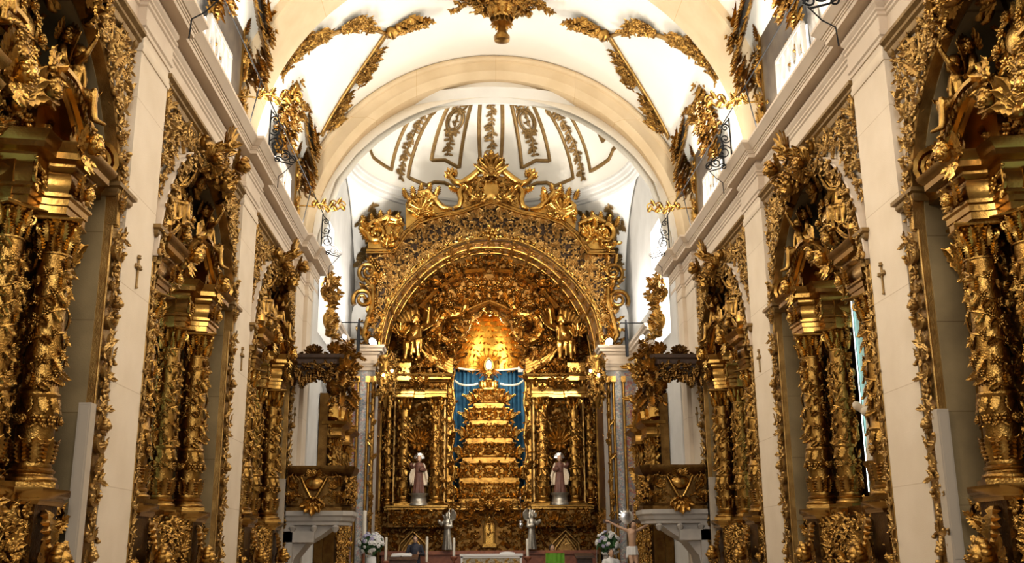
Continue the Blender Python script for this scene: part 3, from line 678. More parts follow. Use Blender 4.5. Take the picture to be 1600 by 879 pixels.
    carve(mb, (-.47, 0, 6.0), NU, NZ, ND, 3.9, 1.85, .19, r, ins, depth=1.8, size=1.45)
    carve(mb, (-.32, 0, 6.3), NU, NZ, ND, 2.6, 1.4, .23, r, lambda u, v: u * u + (v + .55) ** 2 < 1.55 ** 2 and u * u + (v - .75) ** 2 > .3 ** 2, depth=1.8, fill=.75, kinds=WT + ['K'])
    mb.build('attic_relief', 'gold', t)
    mb = MB()
    for i in range(22):
        a = 2 * pi * i / 22; L_ = .62 if i % 2 else .46
        B = frame(ND, NZ) @ rot2(a); mb.add(loft([[A(-.02, .16, -.01), A(.02, .16, -.01), A(0, .16, .03)], [A(-.035, L_, -.01), A(.035, L_, -.01), A(0, L_, .03)]]), B, (-.05, 0, 7.05))
    mb.add(ball(.2, 14, 8, .5, 1, 1), None, (-.05, 0, 7.05))
    for i in range(8):
        a = 2 * pi * i / 8; put(mb, 'R' if i % 2 else 'K', (.0, .27 * math.cos(a), 7.05 + .27 * math.sin(a)), ND, NZ, .24)
    mb.build('sunburst', 'gold2', t)
    mb = MB()
    for s in (-1, 1):
        tt = np.linspace(0, 1, 20); g = .4 + tt * 4.2; rr = .34 * (1 - .7 * tt)
        for (u0, z0, k_) in ((.55, 6.55, 1.), (.95, 7.15, .8), (.42, 7.55, .7)):
            V_ = [A(-.02 + .1 * tt[i], s * (u0 + k_ * rr[i] * math.cos(g[i])), z0 + k_ * rr[i] * math.sin(g[i])) for i in range(20)]
            mb.add(tube(V_, .06 * k_ * (1 - .4 * tt), 6, 1.5, True, (1, 0, 0)))
        put(mb, 'K', (.05, s * .42, 6.55), A(1, 0, -.2), NZ, .5); put(mb, 'K', (.0, s * .8, 7.4), A(1, 0, -.3), NZ, .42); put(mb, 'L5', (.05, s * .62, 6.9), A(1, 0, .2), A(0, s, .6), .45)
    put(mb, 'L5', (.05, 0, 6.45), A(1, 0, -.2), NZ, .6); put(mb, 'K', (.1, 0, 7.62), A(1, 0, -.4), NZ, .5)
    mb.build('scrolls', 'gold', t)
    return t
ALT = side_altar('a')
angA = remesh(angel_seated(3, 1), 'angel', 'gold', .015)
angB = remesh(angel_seated(5, -1), 'angel', 'gold', .015)

altars = [('nearest the camera on the left side', -1, 9.87, -5.28), ('', -1, 16.05, -5.30), ('', -1, 22.30, -5.20), ('', 1, 9.87, 5.28), ('', 1, 16.05, 5.30), ('', 1, 22.30, 5.20)]
ALAB = ['gilded side altarpiece in the largest arch cut off by the left edge',
        'gilded side altarpiece in the second left arch, behind the pilaster with the near loudspeaker',
        'gilded side altarpiece in the smallest left arch beside the left pulpit',
        'bright gilded side altarpiece in the largest arch cut off by the right edge',
        'gilded side altarpiece with pale teal lit niche in the middle right arch',
        'gilded side altarpiece in the smallest right arch beside the right pulpit']
ANL = [('dark gilded angel seated on the pediment of the largest left altarpiece', 'gilded angel with raised arm on the near half of the largest left pediment'),
       ('gilded angel seated on the far half of the second left altarpiece', 'gilded angel seated on the near half of the second left altarpiece'),
       ('small gilded angel seated on the far half of the smallest left altarpiece', 'small gilded angel on the near half of the smallest left altarpiece'),
       ('gilded angel seated on the far half of the largest right pediment', 'bright gilded angel near the right edge on the largest right pediment'),
       ('gilded angel seated beside the shadowed jamb of the middle right arch', 'gilded angel above the teal niche in the middle right arch'),
       ('small gilded angel on the far half of the smallest right altarpiece', 'small gilded angel on the near half of the smallest right altarpiece')]
for i, (_, s, c, x) in enumerate(altars):
    o = ALT if i == 0 else copy_tree(ALT)
    o.location = (x, c, 0); o.scale = (1 if s < 0 else -1, 1, 1)
    tag(o, ALAB[i], 'altarpiece', 'side altarpieces in the nave arches')
    for j, (u, me, L_) in enumerate(((1.2, angA, 1), (-1.2, angB, -1))):
        a = link('angel_statue', me); a.location = (x - s * .06, c + u * .94, 6.80); a.rotation_euler.z = (-pi / 2 + .45 * L_) if s < 0 else (pi / 2 - .45 * L_); q_ = .78; a.scale = (q_ if (s < 0) else -q_, q_, q_)
        tag(a, ANL[i][j], 'statue', 'seated angels on the side altarpieces')
# small statue in the lit niche
mb = saint(9); saint_arms(mb); head(mb, (0, .03, 1.53), 1.15); st = remesh(mb, 'body', 'cream', .016)
for s, lab in ((1, 'white and gold saint statue standing in the teal lit niche'),):
    o = link('niche_statue', st); o.location = (s * 5.62, 15.72, 3.02); o.rotation_euler.z = pi / 2 * s; o.scale = (.62, .62, .72); tag(o, lab, 'statue')
    mb = MB(); mb.add(lathe([(.18, 0), (.19, .05), (.14, .1), (.12, .35), (.15, .55), (.2, .6), (.2, .65)], 12)); p = mb.build('statue_pedestal', 'gold'); p.location = (s * 5.62, 15.72, 2.37); tag(p, 'small gilded pedestal under the saint in the teal niche', 'pedestal')

# ---- gilded carved surround of each arch
def surround():
    t = empty('gilt_arch_surround'); r = random.Random(5); X = .0   # local x = 0 at the pilaster face, +x into the nave
    for s in (-1, 1):
        w_ = 2.37 if s < 0 else 2.60; m_ = (2.2 + w_) / 2
        mb = MB(); mb.add(bx(-.12, -.02, s * 2.19, s * w_, .2, 5.62))
        for y_ in (2.21, w_ - .02): mb.add(tube([(-.01, s * y_, .2), (-.01, s * y_, 2), (-.01, s * y_, 4), (-.01, s * y_, 5.6)], .018, 6))
        chain(mb, [(-.01, s * m_, .3), (-.01, s * m_, 5.6)], ND, ['S', 'R', 'C', 'S2', 'L', 'C2', 'K'], .16 if s < 0 else .21, .17 if s < 0 else .31, r, 1.3, .12)
        mb.build('jamb_border', 'goldm', t)
        mb = MB(); mb.add(sweep([(0, 0), (.03, 0), (.06, .05), (.06, .09), (.1, .11), (.1, .16), (0, .17)], [(-.1, s * 2.37, 5.95), (.0, s * 2.37, 5.95), (.0, s * 2.15, 5.95), (-.35, s * 2.15, 5.95)] if s < 0 else [(-.35, 2.15, 5.95), (.0, 2.15, 5.95), (.0, 2.60, 5.95), (-.1, 2.60, 5.95)], (0, 0, 1)))
        mb.build('impost', 'brownline', t)
    mb = MB(); S = []
    for a in np.radians(np.linspace(0, 180, 49)):
        S.append([(x, q * math.cos(a), ZN + q * math.sin(a)) for q, x in ((2.19, -.12), (2.18, .05), (2.21, .07), (2.23, .0), (2.31, .0), (2.33, .04), (2.335, -.12))])
    mb.add(loft(np.array(S))); mb.build('arch_moulding', 'goldm', t, 30)
    mb = MB(); S = [[(x, q * math.cos(a), ZN + q * math.sin(a)) for q, x in ((2.33, -.12), (2.335, .06), (2.37, .05), (2.375, -.12))] for a in np.radians(np.linspace(2, 178, 49))]; mb.add(loft(np.array(S))); mb.build('outer_band', 'moulding', t, 30)
    mb = MB()
    chain(mb, arcpts((.05, 0, ZN), 2.27, 2, 178, 60), ND, ['lw', 'C', 'S', 'L', 'R', 'C2'], .14, .23, r, 1.4, .3)
    mb.build('arch_carving', 'goldm', t)
    for s in (-1, 1):
        m_, w_ = (1.12, 2.2) if s < 0 else (1.24, 2.44)
        mb = MB(); ins = lambda u, v: ((u + m_) ** 2 + v * v) > 2.40 ** 2
        carve(mb, (-.10, s * m_, ZN), NU * s, NZ, ND, w_, 2.55, .17, r, ins, mirror=False, fill=.97, depth=1.4, kinds=['C', 'S', 'S2', 'C2', 'l', 'lw', 'L', 'S', 'C'], size=1.5)
        mb.build('spandrel_carving', 'goldm', t)
    mb = MB(); pf = [(-.12, 8.18), (.0, 8.18), (.02, 8.22), (.02, 8.26), (.06, 8.29), (.06, 8.33), (.11, 8.37), (.11, 8.42), (-.12, 8.43)]
    mb.add(sweep(pf, [(-.06, -2.38, 0), (-.06, 2.61, 0)], (0, 0, 1))); mb.build('crown_moulding', 'brownline', t, 30)
    mb = MB()
    for i in range(26):
        u = r.uniform(-.75, .75); z = 7.72 + r.uniform(-.15, .75) * (1 - abs(u)); x = r.uniform(.05, .42) * (1 - abs(u) * .6)
        put(mb, r.choice(['C', 'S', 'R', 'L', 'K', 'L5', 'C2']), (x, u, z), A(1, u * .9, -.35), NZ, r.uniform(.3, .48), r.uniform(-.8, .8), 1.5)
    put(mb, 'K', (.42, 0, 7.95), A(1, 0, -.3), NZ, .55, 0, 1.3); put(mb, 'H', (.25, 0, 8.35), A(1, 0, -.2), NZ, .6)
    mb.add(ball(.3, 12, 8, .8, 1.6, 1.1), None, (.02, 0, 8.0)); mb.build('crest', 'gold', t)
    return t
SUR = surround()
SL = ['largest left arch, cut off by the left edge', 'middle left arch', 'smallest left arch', 'largest right arch, cut off by the right edge', 'middle right arch', 'smallest right arch']
for i, (s, c) in enumerate([(s, c) for s in (-1, 1) for c in BAYS]):
    o = SUR if i == 0 else copy_tree(SUR); o.location = (5.0 * s, c, 0); o.scale = (-s, 1, 1)
    tag(o, 'carved gilt surround framing the ' + SL[i], 'arch surround', 'carved arch surrounds along the nave')

# ---- consecration crosses on the pilasters
def cross():
    mb = MB(); mb.add(tube([(0, 0, -.34), (0, 0, .30)], .018, 6)); mb.add(tube([(0, -.11, .1), (0, .11, .1)], .018, 6))
    for y, z in ((-.12, .1), (.12, .1), (0, .32)):
        for a in range(3): mb.add(ball(.035, 6, 4), None, (0, y + .03 * math.cos(a * 2.1 + pi / 2), z + .03 * math.sin(a * 2.1 + pi / 2)))
    mb.add(ball(.06, 8, 5, .5, 1, 1.3), None, (.01, 0, .1)); mb.add(ball(.03, 6, 4), None, (0, 0, -.36)); return mb.mesh('cross', 'brownline')
cm = cross()
CRL = {(-1, 13.07): 'large gilt cross on the nearest left pilaster', (-1, 19.29): 'small gilt cross on the second left pilaster', (-1, 25.3): 'faint gilt cross above the left pulpit',
       (1, 13.27): 'large gilt cross on the nearest right pilaster', (1, 19.47): 'small gilt cross on the second right pilaster', (1, 25.3): 'faint gilt cross above the right pulpit'}
for (s, y), lab in CRL.items():
    o = link('wall_cross', cm); o.scale = (1, .6, .6); o.location = (s * 4.985, y, 5.28 if y < 25 else 4.95); tag(o, lab, 'cross', 'gilt crosses on the pilasters')

# ---- column loudspeakers on the far jambs
def speaker(loc, lab):
    t = empty('column_loudspeaker', loc); mb = MB(); w, d, h = .075, .065, 1.75
    mb.add(sweep([(0, 0), (.006, 0), (.006, h), (0, h)], [(-d, -w, 0), (-d, w, 0), (d, w, 0), (d, -w, 0)][::-1], (0, 0, 1), True)); mb.add(bx(-d, d, -w, w, 0, h)); mb.build('cabinet', 'speaker', t)
    mb = MB(); mb.add(bx(-d + .015, d - .015, -w - .012, -w - .004, .03, h - .03)); mb.build('grille', 'speaker', t)
    for z_ in (-.015, h - .01): mb = MB(); mb.add(bx(-d - .005, d + .005, -w - .008, w + .008, z_, z_ + .025)); mb.build('end_cap', 'speaker', t)
    mb = MB(); mb.add(bx(-.02, .02, w - .01, w + .1, h * .45, h * .55)); mb.build('bracket', 'iron', t)
    return tag(t, lab, 'loudspeaker', 'slim column loudspeakers along the nave')
speaker((-5.02, 11.9, 1.62), 'slim grey column loudspeaker in the largest left arch')
speaker((5.02, 12.08, 1.56), 'slim pale column loudspeaker in the largest right arch')
speaker((-4.99, 24.1, 1.6), 'slim column loudspeaker beside the left pulpit')
speaker((4.99, 24.1, 1.6), 'slim column loudspeaker beside the right pulpit')

# ---- windows above the cornice
def pelmet():
    """local x = 0 at the wall, +x into the nave; origin at the cornice top in the middle of the window"""
    t = empty('window_pelmet'); r = random.Random(31)
    arch = [(u, 2.55 + .55 * math.cos(u / 1.6 * pi / 2) ** .8 + .25 * math.exp(-(u / .35) ** 2)) for u in np.linspace(-1.6, 1.6, 25)]
    mb = MB(); mb.add(sweep([(-.02, -.2), (-.02, .42), (.04, .45), (.08, .52), (.14, .55), (.16, -.2)], [(.1, u, z) for u, z in arch], (1, 0, 0)))
    mb.build('cornice', 'goldp', t, 30)
    mb = MB()
    for i, (u, z) in enumerate(arch):
        for q in range(3): put(mb, r.choice(['C', 'S', 'L', 'R', 'lw', 'L5']), (.4 + .18 * r.random(), u + r.uniform(-.05, .05), z + .1 + .16 * q), A(1, u * .2, .0), NZ, .36, r.uniform(-1, 1), 1.4)
    put(mb, 'H', (.55, 0, 3.75), ND, NZ, .7, 0, 1.3); put(mb, 'K', (.6, 0, 3.45), ND, NZ, .6, 0, 1.3)
    mb.build('crest', 'gold', t)
    mb = MB()   # hanging fringe: rows of long leaf drops, longer at both ends
    for i in range(34):
        u = -1.55 + 3.1 * i / 33; z = np.interp(u, [a for a, _ in arch], [b for _, b in arch]); L_ = .45 + .75 * (abs(u) / 1.55) ** 3
        for q in range(2 + int(L_ / .3)):
            put(mb, r.choice(['lt', 'l', 'lw']), (.42 + .08 * (q % 2), u + r.uniform(-.03, .03), z - .02 - .26 * q), A(1, 0, .1), -NZ, .42, r.uniform(-.15, .15), 1.3)
    for s in (-1, 1):
        for q in range(17):
            z = 2.75 - .10 * q; 
            for k_ in range(3): put(mb, r.choice(['lt', 'l', 'lw', 'lt', 'C']), (.12 + .16 * k_ + r.uniform(0, .08), s * (1.62 - .012 * q + r.uniform(-.06, .06)), z), A(.8, s * .3, .1), -NZ, .46 - .010 * q, r.uniform(-.2, .2), 1.4)
    mb.build('fringe', 'gold', t)
    for s in (-1, 1):
        mb = MB(); q = [(u, z) for u, z in arch if u * s > 1.05]; mb.add(ribbon([(-.04, u, z - .3 - 1.1 * (abs(u) - 1.05) / .55) for u, z in q], [(-.04, u, z) for u, z in q], (1, 0, 0), .06)); mb.build('red_lining', 'red', t)
    for s in (-1, 1):
        mb = MB(); S = []
        for z in np.linspace(0.05, 2.4, 9):
            w = .2 + .55 * (z / 2.4) ** 1.2; row = []
            for k_ in range(9):
                f = k_ / 8; row.append((.03 + .03 * math.sin(k_ * 1.9 + z), s * (1.75 - w * f), z))
            S.append(row + [(-.02, s * (1.75 - w), z), (-.02, s * 1.75, z)])
        mb.add(loft(np.array(S))); mb.build('painted_curtain', 'drape', t)
    return t
def casement():
    """dark painted canvas in a gilt frame filling the window, with a carved strip either side"""
    t = empty('framed_window_canvas'); r = random.Random(41)
    mb = MB(); mb.add(bx(0, .06, -1.0, 1.05, .05, 2.7)); mb.build('canvas', 'canvas', t)
    mb = MB()
    for s in (-1, 1): mb.add(bx(0, .10, s * 1.0, s * 1.06, .0, 2.55))
    mb.add(bx(0, .1, -1.06, 1.06, 2.5, 2.56)); mb.build('frame', 'goldp', t)
    for s in (-1, 1):
        mb = MB()
        chain(mb, [(.08, s * 1.15, .1), (.08, s * 1.13, 2.5)], ND, ['lw', 'l', 'C', 'R', 'S'], .2, .34, r, 1.2, .3)
        mb.add(bx(.02, .08, s * 1.3, s * 1.48, 0, .85)); chain(mb, [(.08, s * 1.38, .0), (.08, s * 1.38, 1.0)], ND, ['lw', 'S'], .2, .3, r)
        mb.build('side_carving', 'gold', t)
    return t
def parapet():
    t = empty('oval_parapet'); mb = MB(); n = 5; w = 1.5
    mb.add(bx(0, .08, -w / 2, w / 2, .62, .70)); mb.add(bx(0, .08, -w / 2, w / 2, 0, .10))
    for i in range(n + 1):
        u = -w / 2 + w * i / n; mb.add(loft([[(x, u + d * q, z) for x, d in ((0, -1), (.07, -1), (.07, 1), (0, 1))] for z, q in ((.08, .15), (.14, .10), (.22, .055), (.36, .04), (.50, .055), (.58, .10), (.64, .15))] if 0 < i < n else [[(x, u + d * .04, z) for x, d in ((0, -1), (.07, -1), (.07, 1), (0, 1))] for z in (.08, .64)]))
    mb.build('rail', 'parapet', t)
    mb = MB(); mb.add(bx(-.05, -.03, -w / 2, w / 2, .08, .64)); mb.build('backlight', 'windowlit', t)
    return t
PEL, CAS, PAR = pelmet(), casement(), parapet()
first = True
for c, nm in ((16.35, 'near'), (22.6, 'far')):
    for s, sd in ((-1, 'left'), (1, 'right')):
        for k_, src in enumerate((PEL, CAS, PAR)):
            o = src if first else copy_tree(src); o.scale = (-s, 1, 1)
            if k_ == 0: o.location = (s * 5.36, c + 1.15, 9.70); tag(o, f'carved gilt pelmet with red lining over the {nm} {sd} window', 'pelmet', 'gilt pelmets over the nave windows')
            if k_ == 1: o.location = (s * 5.20, c + 1.0, 9.42); tag(o, f'dark canvas in a gilt frame filling the {nm} {sd} window above the cornice', 'canvas', 'framed canvases in the nave windows')
            if k_ == 2: o.location = (s * 5.08, c + .05, 9.80); tag(o, f'white parapet with bright oval openings below the {nm} {sd} window', 'parapet', 'oval parapets of the nave windows')
        first = False
# ---- iron lamp brackets on the cornice, wires, gilt arms
def spiral(c, r, turns, a0, sgn=1, n=30, plane=0):
    t = np.linspace(0, 1, n); g = a0 + sgn * t * turns * 2 * pi; q = r * (1 - .8 * t)
    return [(c[0] + q[i] * math.cos(g[i]), c[1], c[2] + q[i] * math.sin(g[i])) for i in range(n)]
def bracket():
    """local: origin on the cornice lip, +x into the nave"""
    t = empty('iron_lamp_bracket'); mb = MB()
    mb.add(tube([(-.05, 0, 0), (-.05, 0, .5), (-.04, 0, .98)], .016, 6)); mb.build('post', 'iron', t)
    mb = MB()
    for c, r_, tn, a0, sg in (((.10, 0, .22), .16, 1.6, 2.6, -1), ((.28, 0, -.02), .12, 1.6, 1.8, -1), ((.06, 0, .52), .10, 1.4, 3.6, 1), ((.05, 0, .76), .085, 1.4, 3.0, -1), ((.42, 0, -.10), .09, 1.5, 2.2, -1), ((.14, 0, -.10), .07, 1.4, .6, 1)):
        mb.add(tube(spiral(c, r_, tn, a0, sg), .013, 5))
    mb.add(tube([(-.04, 0, .95), (.10, 0, .80), (.17, 0, .55), (.10, 0, .36), (.2, 0, .12), (.38, 0, .0), (.5, 0, -.14)], .014, 5)); mb.add(tube([(0, 0, .0), (.2, 0, -.14), (.42, 0, -.2)], .014, 5))
    mb.build('scrollwork', 'iron', t)
    mb = MB(); mb.add(tube([(.45, 0, -.18), (.30, 0, -.35), (.20, -.12, -.5), (.2, -.16, -.75)], .009, 5)); mb.build('cable', 'iron', t)
    return t
BR = bracket()
BL = [(-1, 13.1, 'curled black iron bracket on the cornice at the top left corner'), (-1, 19.3, 'curled black iron bracket on the left cornice between the two windows'), (-1, 25.9, 'curled black iron bracket at the end of the left cornice'),
      (1, 13.1, 'curled black iron bracket on the cornice at the top right'), (1, 19.5, 'curled black iron bracket on the right cornice between the two windows'), (1, 25.9, 'curled black iron bracket at the end of the right cornice')]
for i, (s, y, lab) in enumerate(BL):
    o = BR if i == 0 else copy_tree(BR); q_ = 1.25 if y < 14 else 1.; o.location = (s * (4.66 if y < 25 else 4.56), y - (.35 if y < 14 else 0), 9.42 - (.10 if y < 14 else 0)); o.scale = (-s * q_, q_, q_); tag(o, lab, 'bracket', 'iron lamp brackets on the cornices')
for s, lab in ((-1, 'thin black wire running along the left cornice'), (1, 'thin black wire running along the right cornice')):
    mb = MB(); mb.add(tube([(s * 4.64, 6, 10.38), (s * 4.64, 13.1, 10.38), (s * 4.63, 19.3, 10.36), (s * 4.58, 25.9, 10.38)], .012, 5))
    for y in (17.9, 24.0): mb.add(tube([(s * 4.63, y, 10.37), (s * 4.8, y, 9.45)], .012, 5)); mb.add(tube([(s * 4.8, y, 9.46), (s * 5.3, y, 9.46)], .012, 5))
    tag(mb.build('lamp_wire', 'iron'), lab, 'wire', 'lamp wires')
def arm():
    t = empty('gilt_lamp_arm'); mb = MB(); mb.add(tube([(0, 0, 0), (.25, 0, .0), (.45, 0, -.03)], .02, 6)); mb.add(ball(.05, 8, 5, .4, 1, 1), None, (.0, 0, 0)); mb.build('rod', 'goldp', t)
    mb = MB()
    x = np.linspace(0, 1, 24); mb.add(tube([(.38 + .72 * q, 0, .09 * math.sin(q * 2 * pi) - .03) for q in x], .028, 6))
    for c, r_, a0, sg in (((.45, 0, .06), .10, -1.6, -1), ((.72, 0, -.04), .10, 1.4, 1), ((.92, 0, .07), .11, -1.5, -1), ((1.13, 0, .02), .12, 2.8, -1)): mb.add(tube(spiral(c, r_, 1.3, a0, sg, 22), .02, 5))
    for q in range(8): put(mb, 'lw', (.42 + .1 * q, 0, .05 * math.sin(q * 1.3)), (0, -1, 0), (1, 0, .6 * (-1) ** q), .2, .5 * (-1) ** q)
    mb.build('scroll', 'gold2', t); return t
AR = arm()
for i, (s, y, z, lab) in enumerate([(-1, 18.1, 10.12, 'gilt scrolled lamp arm beside the near left window'), (-1, 24.9, 10.28, 'gilt scrolled lamp arm in front of the triumphal arch on the left'), (1, 18.1, 10.12, 'gilt scrolled lamp arm beside the near right window'), (1, 24.9, 10.28, 'gilt scrolled lamp arm in front of the triumphal arch on the right')]):
    o = AR if i == 0 else copy_tree(AR); o.location = (s * 5.1, y, z); o.scale = (-s, 1, 1); tag(o, lab, 'lamp arm', 'gilt scrolled lamp arms')
# ---- vault ornaments
def vpt(a, y, r=5.5): return A(r * math.cos(a), y, ZV + r * math.sin(a))
def vnorm(p): n = A(-p[0], 0, ZV - p[2]); return n / np.linalg.norm(n)
def onv(x, y, r=5.5): return A(x, y, ZV + math.sqrt(r * r - x * x))
def vrib():
    """right-hand groin ornament, world coordinates"""
    t = empty('gilt_groin_ornament'); r = random.Random(51)
    tip = (2.82, 23.3)
    for k_, (a, b) in enumerate((((4.92, 21.05), (-.25, -.12)), ((4.66, 25.5), (-.12, .0)))):
        q = np.linspace(0, 1, 26); xs = a[0] + (tip[0] - a[0]) * q + b[0] * np.sin(q * pi); yy = a[1] + (tip[1] - a[1]) * q + b[1] * np.sin(q * pi)
        P = [onv(x, y, 5.52) for x, y in zip(xs, yy)]
        mb = MB(); mb.add(tube(P, .055, 6)); P2 = [onv(x, y + (-.09 if k_ == 0 else .09), 5.5) for x, y in zip(xs, yy)]; mb.add(tube(P2, .035, 6)); mb.build('rib', 'goldm', t)
        sd = -1 if k_ == 0 else 1
        for f0, f1 in (((.02, .34), (.45, .80)) if k_ == 0 else ((.08, .36), (.46, .84))):
            mb = MB(); n = 15
            for i in range(n):
                f = f0 + (f1 - f0) * i / (n - 1); hgt = .10 + .36 * math.sin((i / (n - 1)) ** (1.6 if k_ == 0 else .7) * pi)
                for w_ in range(1 + int(hgt / .15)):
                    p = onv(np.interp(f, q, xs), np.interp(f, q, yy) + sd * (.14 + .17 * w_), 5.47); tt = np.array(P[min(25, int(f * 25) + 1)]) - np.array(P[int(f * 25) - 1])
                    put(mb, r.choice(['lw', 'C', 'S', 'l', 'L', 'R']), p, vnorm(p), tt, .30, r.uniform(-.6, .6) + .5 * sd, 1.2)
            mb.build('leafwork', 'gold', t)
    mb = MB(); d = A(-1.0, .1, 0); c0 = onv(2.75, 23.28, 5.48)
    def at(l, w=0.): return onv(2.75 - l * .72, 23.28 + w - l * .12, 5.45)
    for l, w_ in ((.0, .12), (.12, .2), (.2, .2), (.28, .13), (.5, .13), (.58, .2), (.68, .16)):
        pass
    P = [at(l) for l in np.linspace(-.05, .75, 9)]
    mb.add(tube(P, [.10, .20, .20, .12, .15, .16, .14, .20, .12], 14, .8)); chain(mb, P[:3], vnorm, ['R'], .15, .3)
    for i in range(7):
        a = (i - 3) * .36; p = at(.72 + .1 * math.cos(a), .1 * (i - 3)); B = vnorm(p); up = (at(1.0) - at(.7)); put(mb, 'lw', p, B, up, .46 if i % 2 else .60, -a * .9, 1.4)
    for s in (-1, 1):
        for l in (.3, .5, .62): p = at(l, s * .24); put(mb, 'lw', p, vnorm(p), at(1.) - at(.7), .5, s * -.9, 1.3)
    mb.build('finial', 'gold', t); return t
VR = vrib(); tag(VR, 'V-shaped gilt groin ornament on the right half of the vault', 'vault ornament', 'groin ornaments on the vault')
o = copy_tree(VR); o.scale = (-1, 1, 1); tag(o, 'V-shaped gilt groin ornament on the left half of the vault', 'vault ornament', 'groin ornaments on the vault')
t = empty('vault_boss', (.08, 22.75, 15.05), label='gilt carved boss hanging from the crown of the vault', cat='boss'); r = random.Random(61)
mb = MB(); mb.add(lathe([(.5, .03), (.52, -.08), (.42, -.14), (.40, -.3), (.30, -.5), (.14, -.6), (.10, -.7), (.09, -.82), (.13, -1.0), (.20, -1.10), (.19, -1.2), (.06, -1.24)], 18)); mb.build('pendant', 'gold', t)
mb = MB()
for i in range(12):
    a = i * 2 * pi / 12; n = A(math.cos(a), math.sin(a), -.5); put(mb, 'lw', A(.36 * math.cos(a), .36 * math.sin(a), -.2), n, (0, 0, -1), .45); put(mb, 'l', A(.14 * math.cos(a), .14 * math.sin(a), -.55), A(math.cos(a), math.sin(a), .2), (math.cos(a), math.sin(a), -1), .3)
for i in range(70):
    a = r.uniform(0, 2 * pi); q = r.uniform(.40, .70); put(mb, r.choice(WT), (q * math.cos(a), q * math.sin(a) * .8, -.02 - .2 * r.random()), (math.cos(a) * .5, math.sin(a) * .5, -1), (math.cos(a), math.sin(a), 0), .38, r.uniform(-1, 1), 1.5)
for s in (-1, 1):
    for i in range(9): put(mb, ['C', 'L', 'R', 'lw', 'S', 'L5'][i % 6], (s * (.62 + .075 * i), -.05 + .04 * (i % 2), -.03 - .006 * i * i), (s * .1, -.2, -1), (s, 0, 0), .36 - .012 * i, .5 * (-1) ** i, 1.5)
mb.build('leafwork', 'gold', t)
# ================================================================== chancel: dome, canopy arch, high altarpiece
FW = A(0, -1, 0); XX = A(1, 0, 0)
def sym(p): return [(-x, z) for x, z in p[:0:-1]] + list(p)
def y3(p, y): return [(x, y, z) for x, z in p]
# ---- dome ornaments
def dpt(az, el, off=0.):
    a, e = R_(az), R_(el); n = A(math.sin(a) * math.cos(e) / RDm, math.cos(a) * math.cos(e) / RDm, math.sin(e) / HD)
    p = A(RDm * math.sin(a) * math.cos(e), YD + RDm * math.cos(a) * math.cos(e), ZD + HD * math.sin(e)); n = -n / np.linalg.norm(n); return p + n * off, n
def dpath(pts, n=14, off=.02):
    out = []
    for (a0, e0), (a1, e1) in zip(pts[:-1], pts[1:]):
        for q in range(n): f = q / n; out.append(dpt(a0 + (a1 - a0) * f, e0 + (e1 - e0) * f, off)[0])
    out.append(dpt(*pts[-1], off)[0]); return out
def dframe(pts, lab, grp, w=.075):
    mb = MB()
    for o_, q in ((0, w), (.03, w * .45)): mb.add(tube(dpath(pts, 12, o_ + .01), q, 5, .7))
    tag(mb.build('dome_panel_frame', 'brownline'), lab, 'moulding', grp)
def dgarland(az0, e0, az1, e1, lab, grp, seed, medal=None, size=.34):
    r = random.Random(seed); mb = MB(); n = int(abs(e0 - e1) / 2.0); t = None
    mb.add(tube(dpath([(az0, e0), ((az0 + az1) / 2 + 1, (e0 + e1) / 2), (az1, e1)], 10, .03), .03, 5))
    for i in range(n):
        f = (i + .5) / n; az = az0 + (az1 - az0) * f + 1.0 * math.sin(i * 1.9); el = e0 + (e1 - e0) * f
        if medal and abs(el - medal) < 5: continue
        p, nn = dpt(az, el, .02); up = dpt(az, el - 2)[0] - dpt(az, el)[0]
        for sg in (-1, 1): put(mb, 'l' if i % 3 else 'lw', p, nn, up, size * r.uniform(.5, .85), sg * r.uniform(.7, 1.5), .8)
        if i % 3 == 0: put(mb, 'R', p, nn, up, size * .55)
    if medal:
        c, nn = dpt((az0 + az1) / 2, medal, .02); B = frame(nn, (0, 0, 1))
        mb.add(tube([c + B @ A(.30 * math.cos(a), .46 * math.sin(a), .02) for a in np.linspace(0, 2 * pi, 25)], .05, 5)); mb.add(tube([c + B @ A(.21 * math.cos(a), .36 * math.sin(a), .02) for a in np.linspace(0, 2 * pi, 25)], .025, 5))
        put(mb, 'S', c, nn, (0, 0, 1), .34, 1.2)
        for s in (-1, 1): put(mb, 'C', c + B @ A(s * .1, .55, 0), nn, (0, 0, 1), .4, s * .8); put(mb, 'L', c + B @ A(s * .16, -.5, 0), nn, (0, 0, -1), .36, s * .5)
    # ribbon bow near the top
    p, nn = dpt(az0, e0 - 4, .03); B = frame(nn, (0, 0, 1))
    for s in (-1, 1): mb.add(tube([p + B @ A(s * .36 * math.sin(a), .16 * math.sin(2 * a), .02) for a in np.linspace(0, pi, 12)], .03, 5))
    tag(mb.build('dome_garland', 'brownline'), lab, 'garland', grp)
G1, G2 = 'gilded panel mouldings of the dome', 'gilded garlands of the dome'
dframe([(-9.5, 63), (-5.4, 26), (-5.4, 16)], 'left edge moulding of the central dome strip', G1); dframe([(9.5, 63), (5.6, 26), (5.6, 16)], 'right edge moulding of the central dome strip', G1)
dgarland(0, 62, 0, 18, 'narrow garland on the central strip of the dome', G2, 1, None, .3)
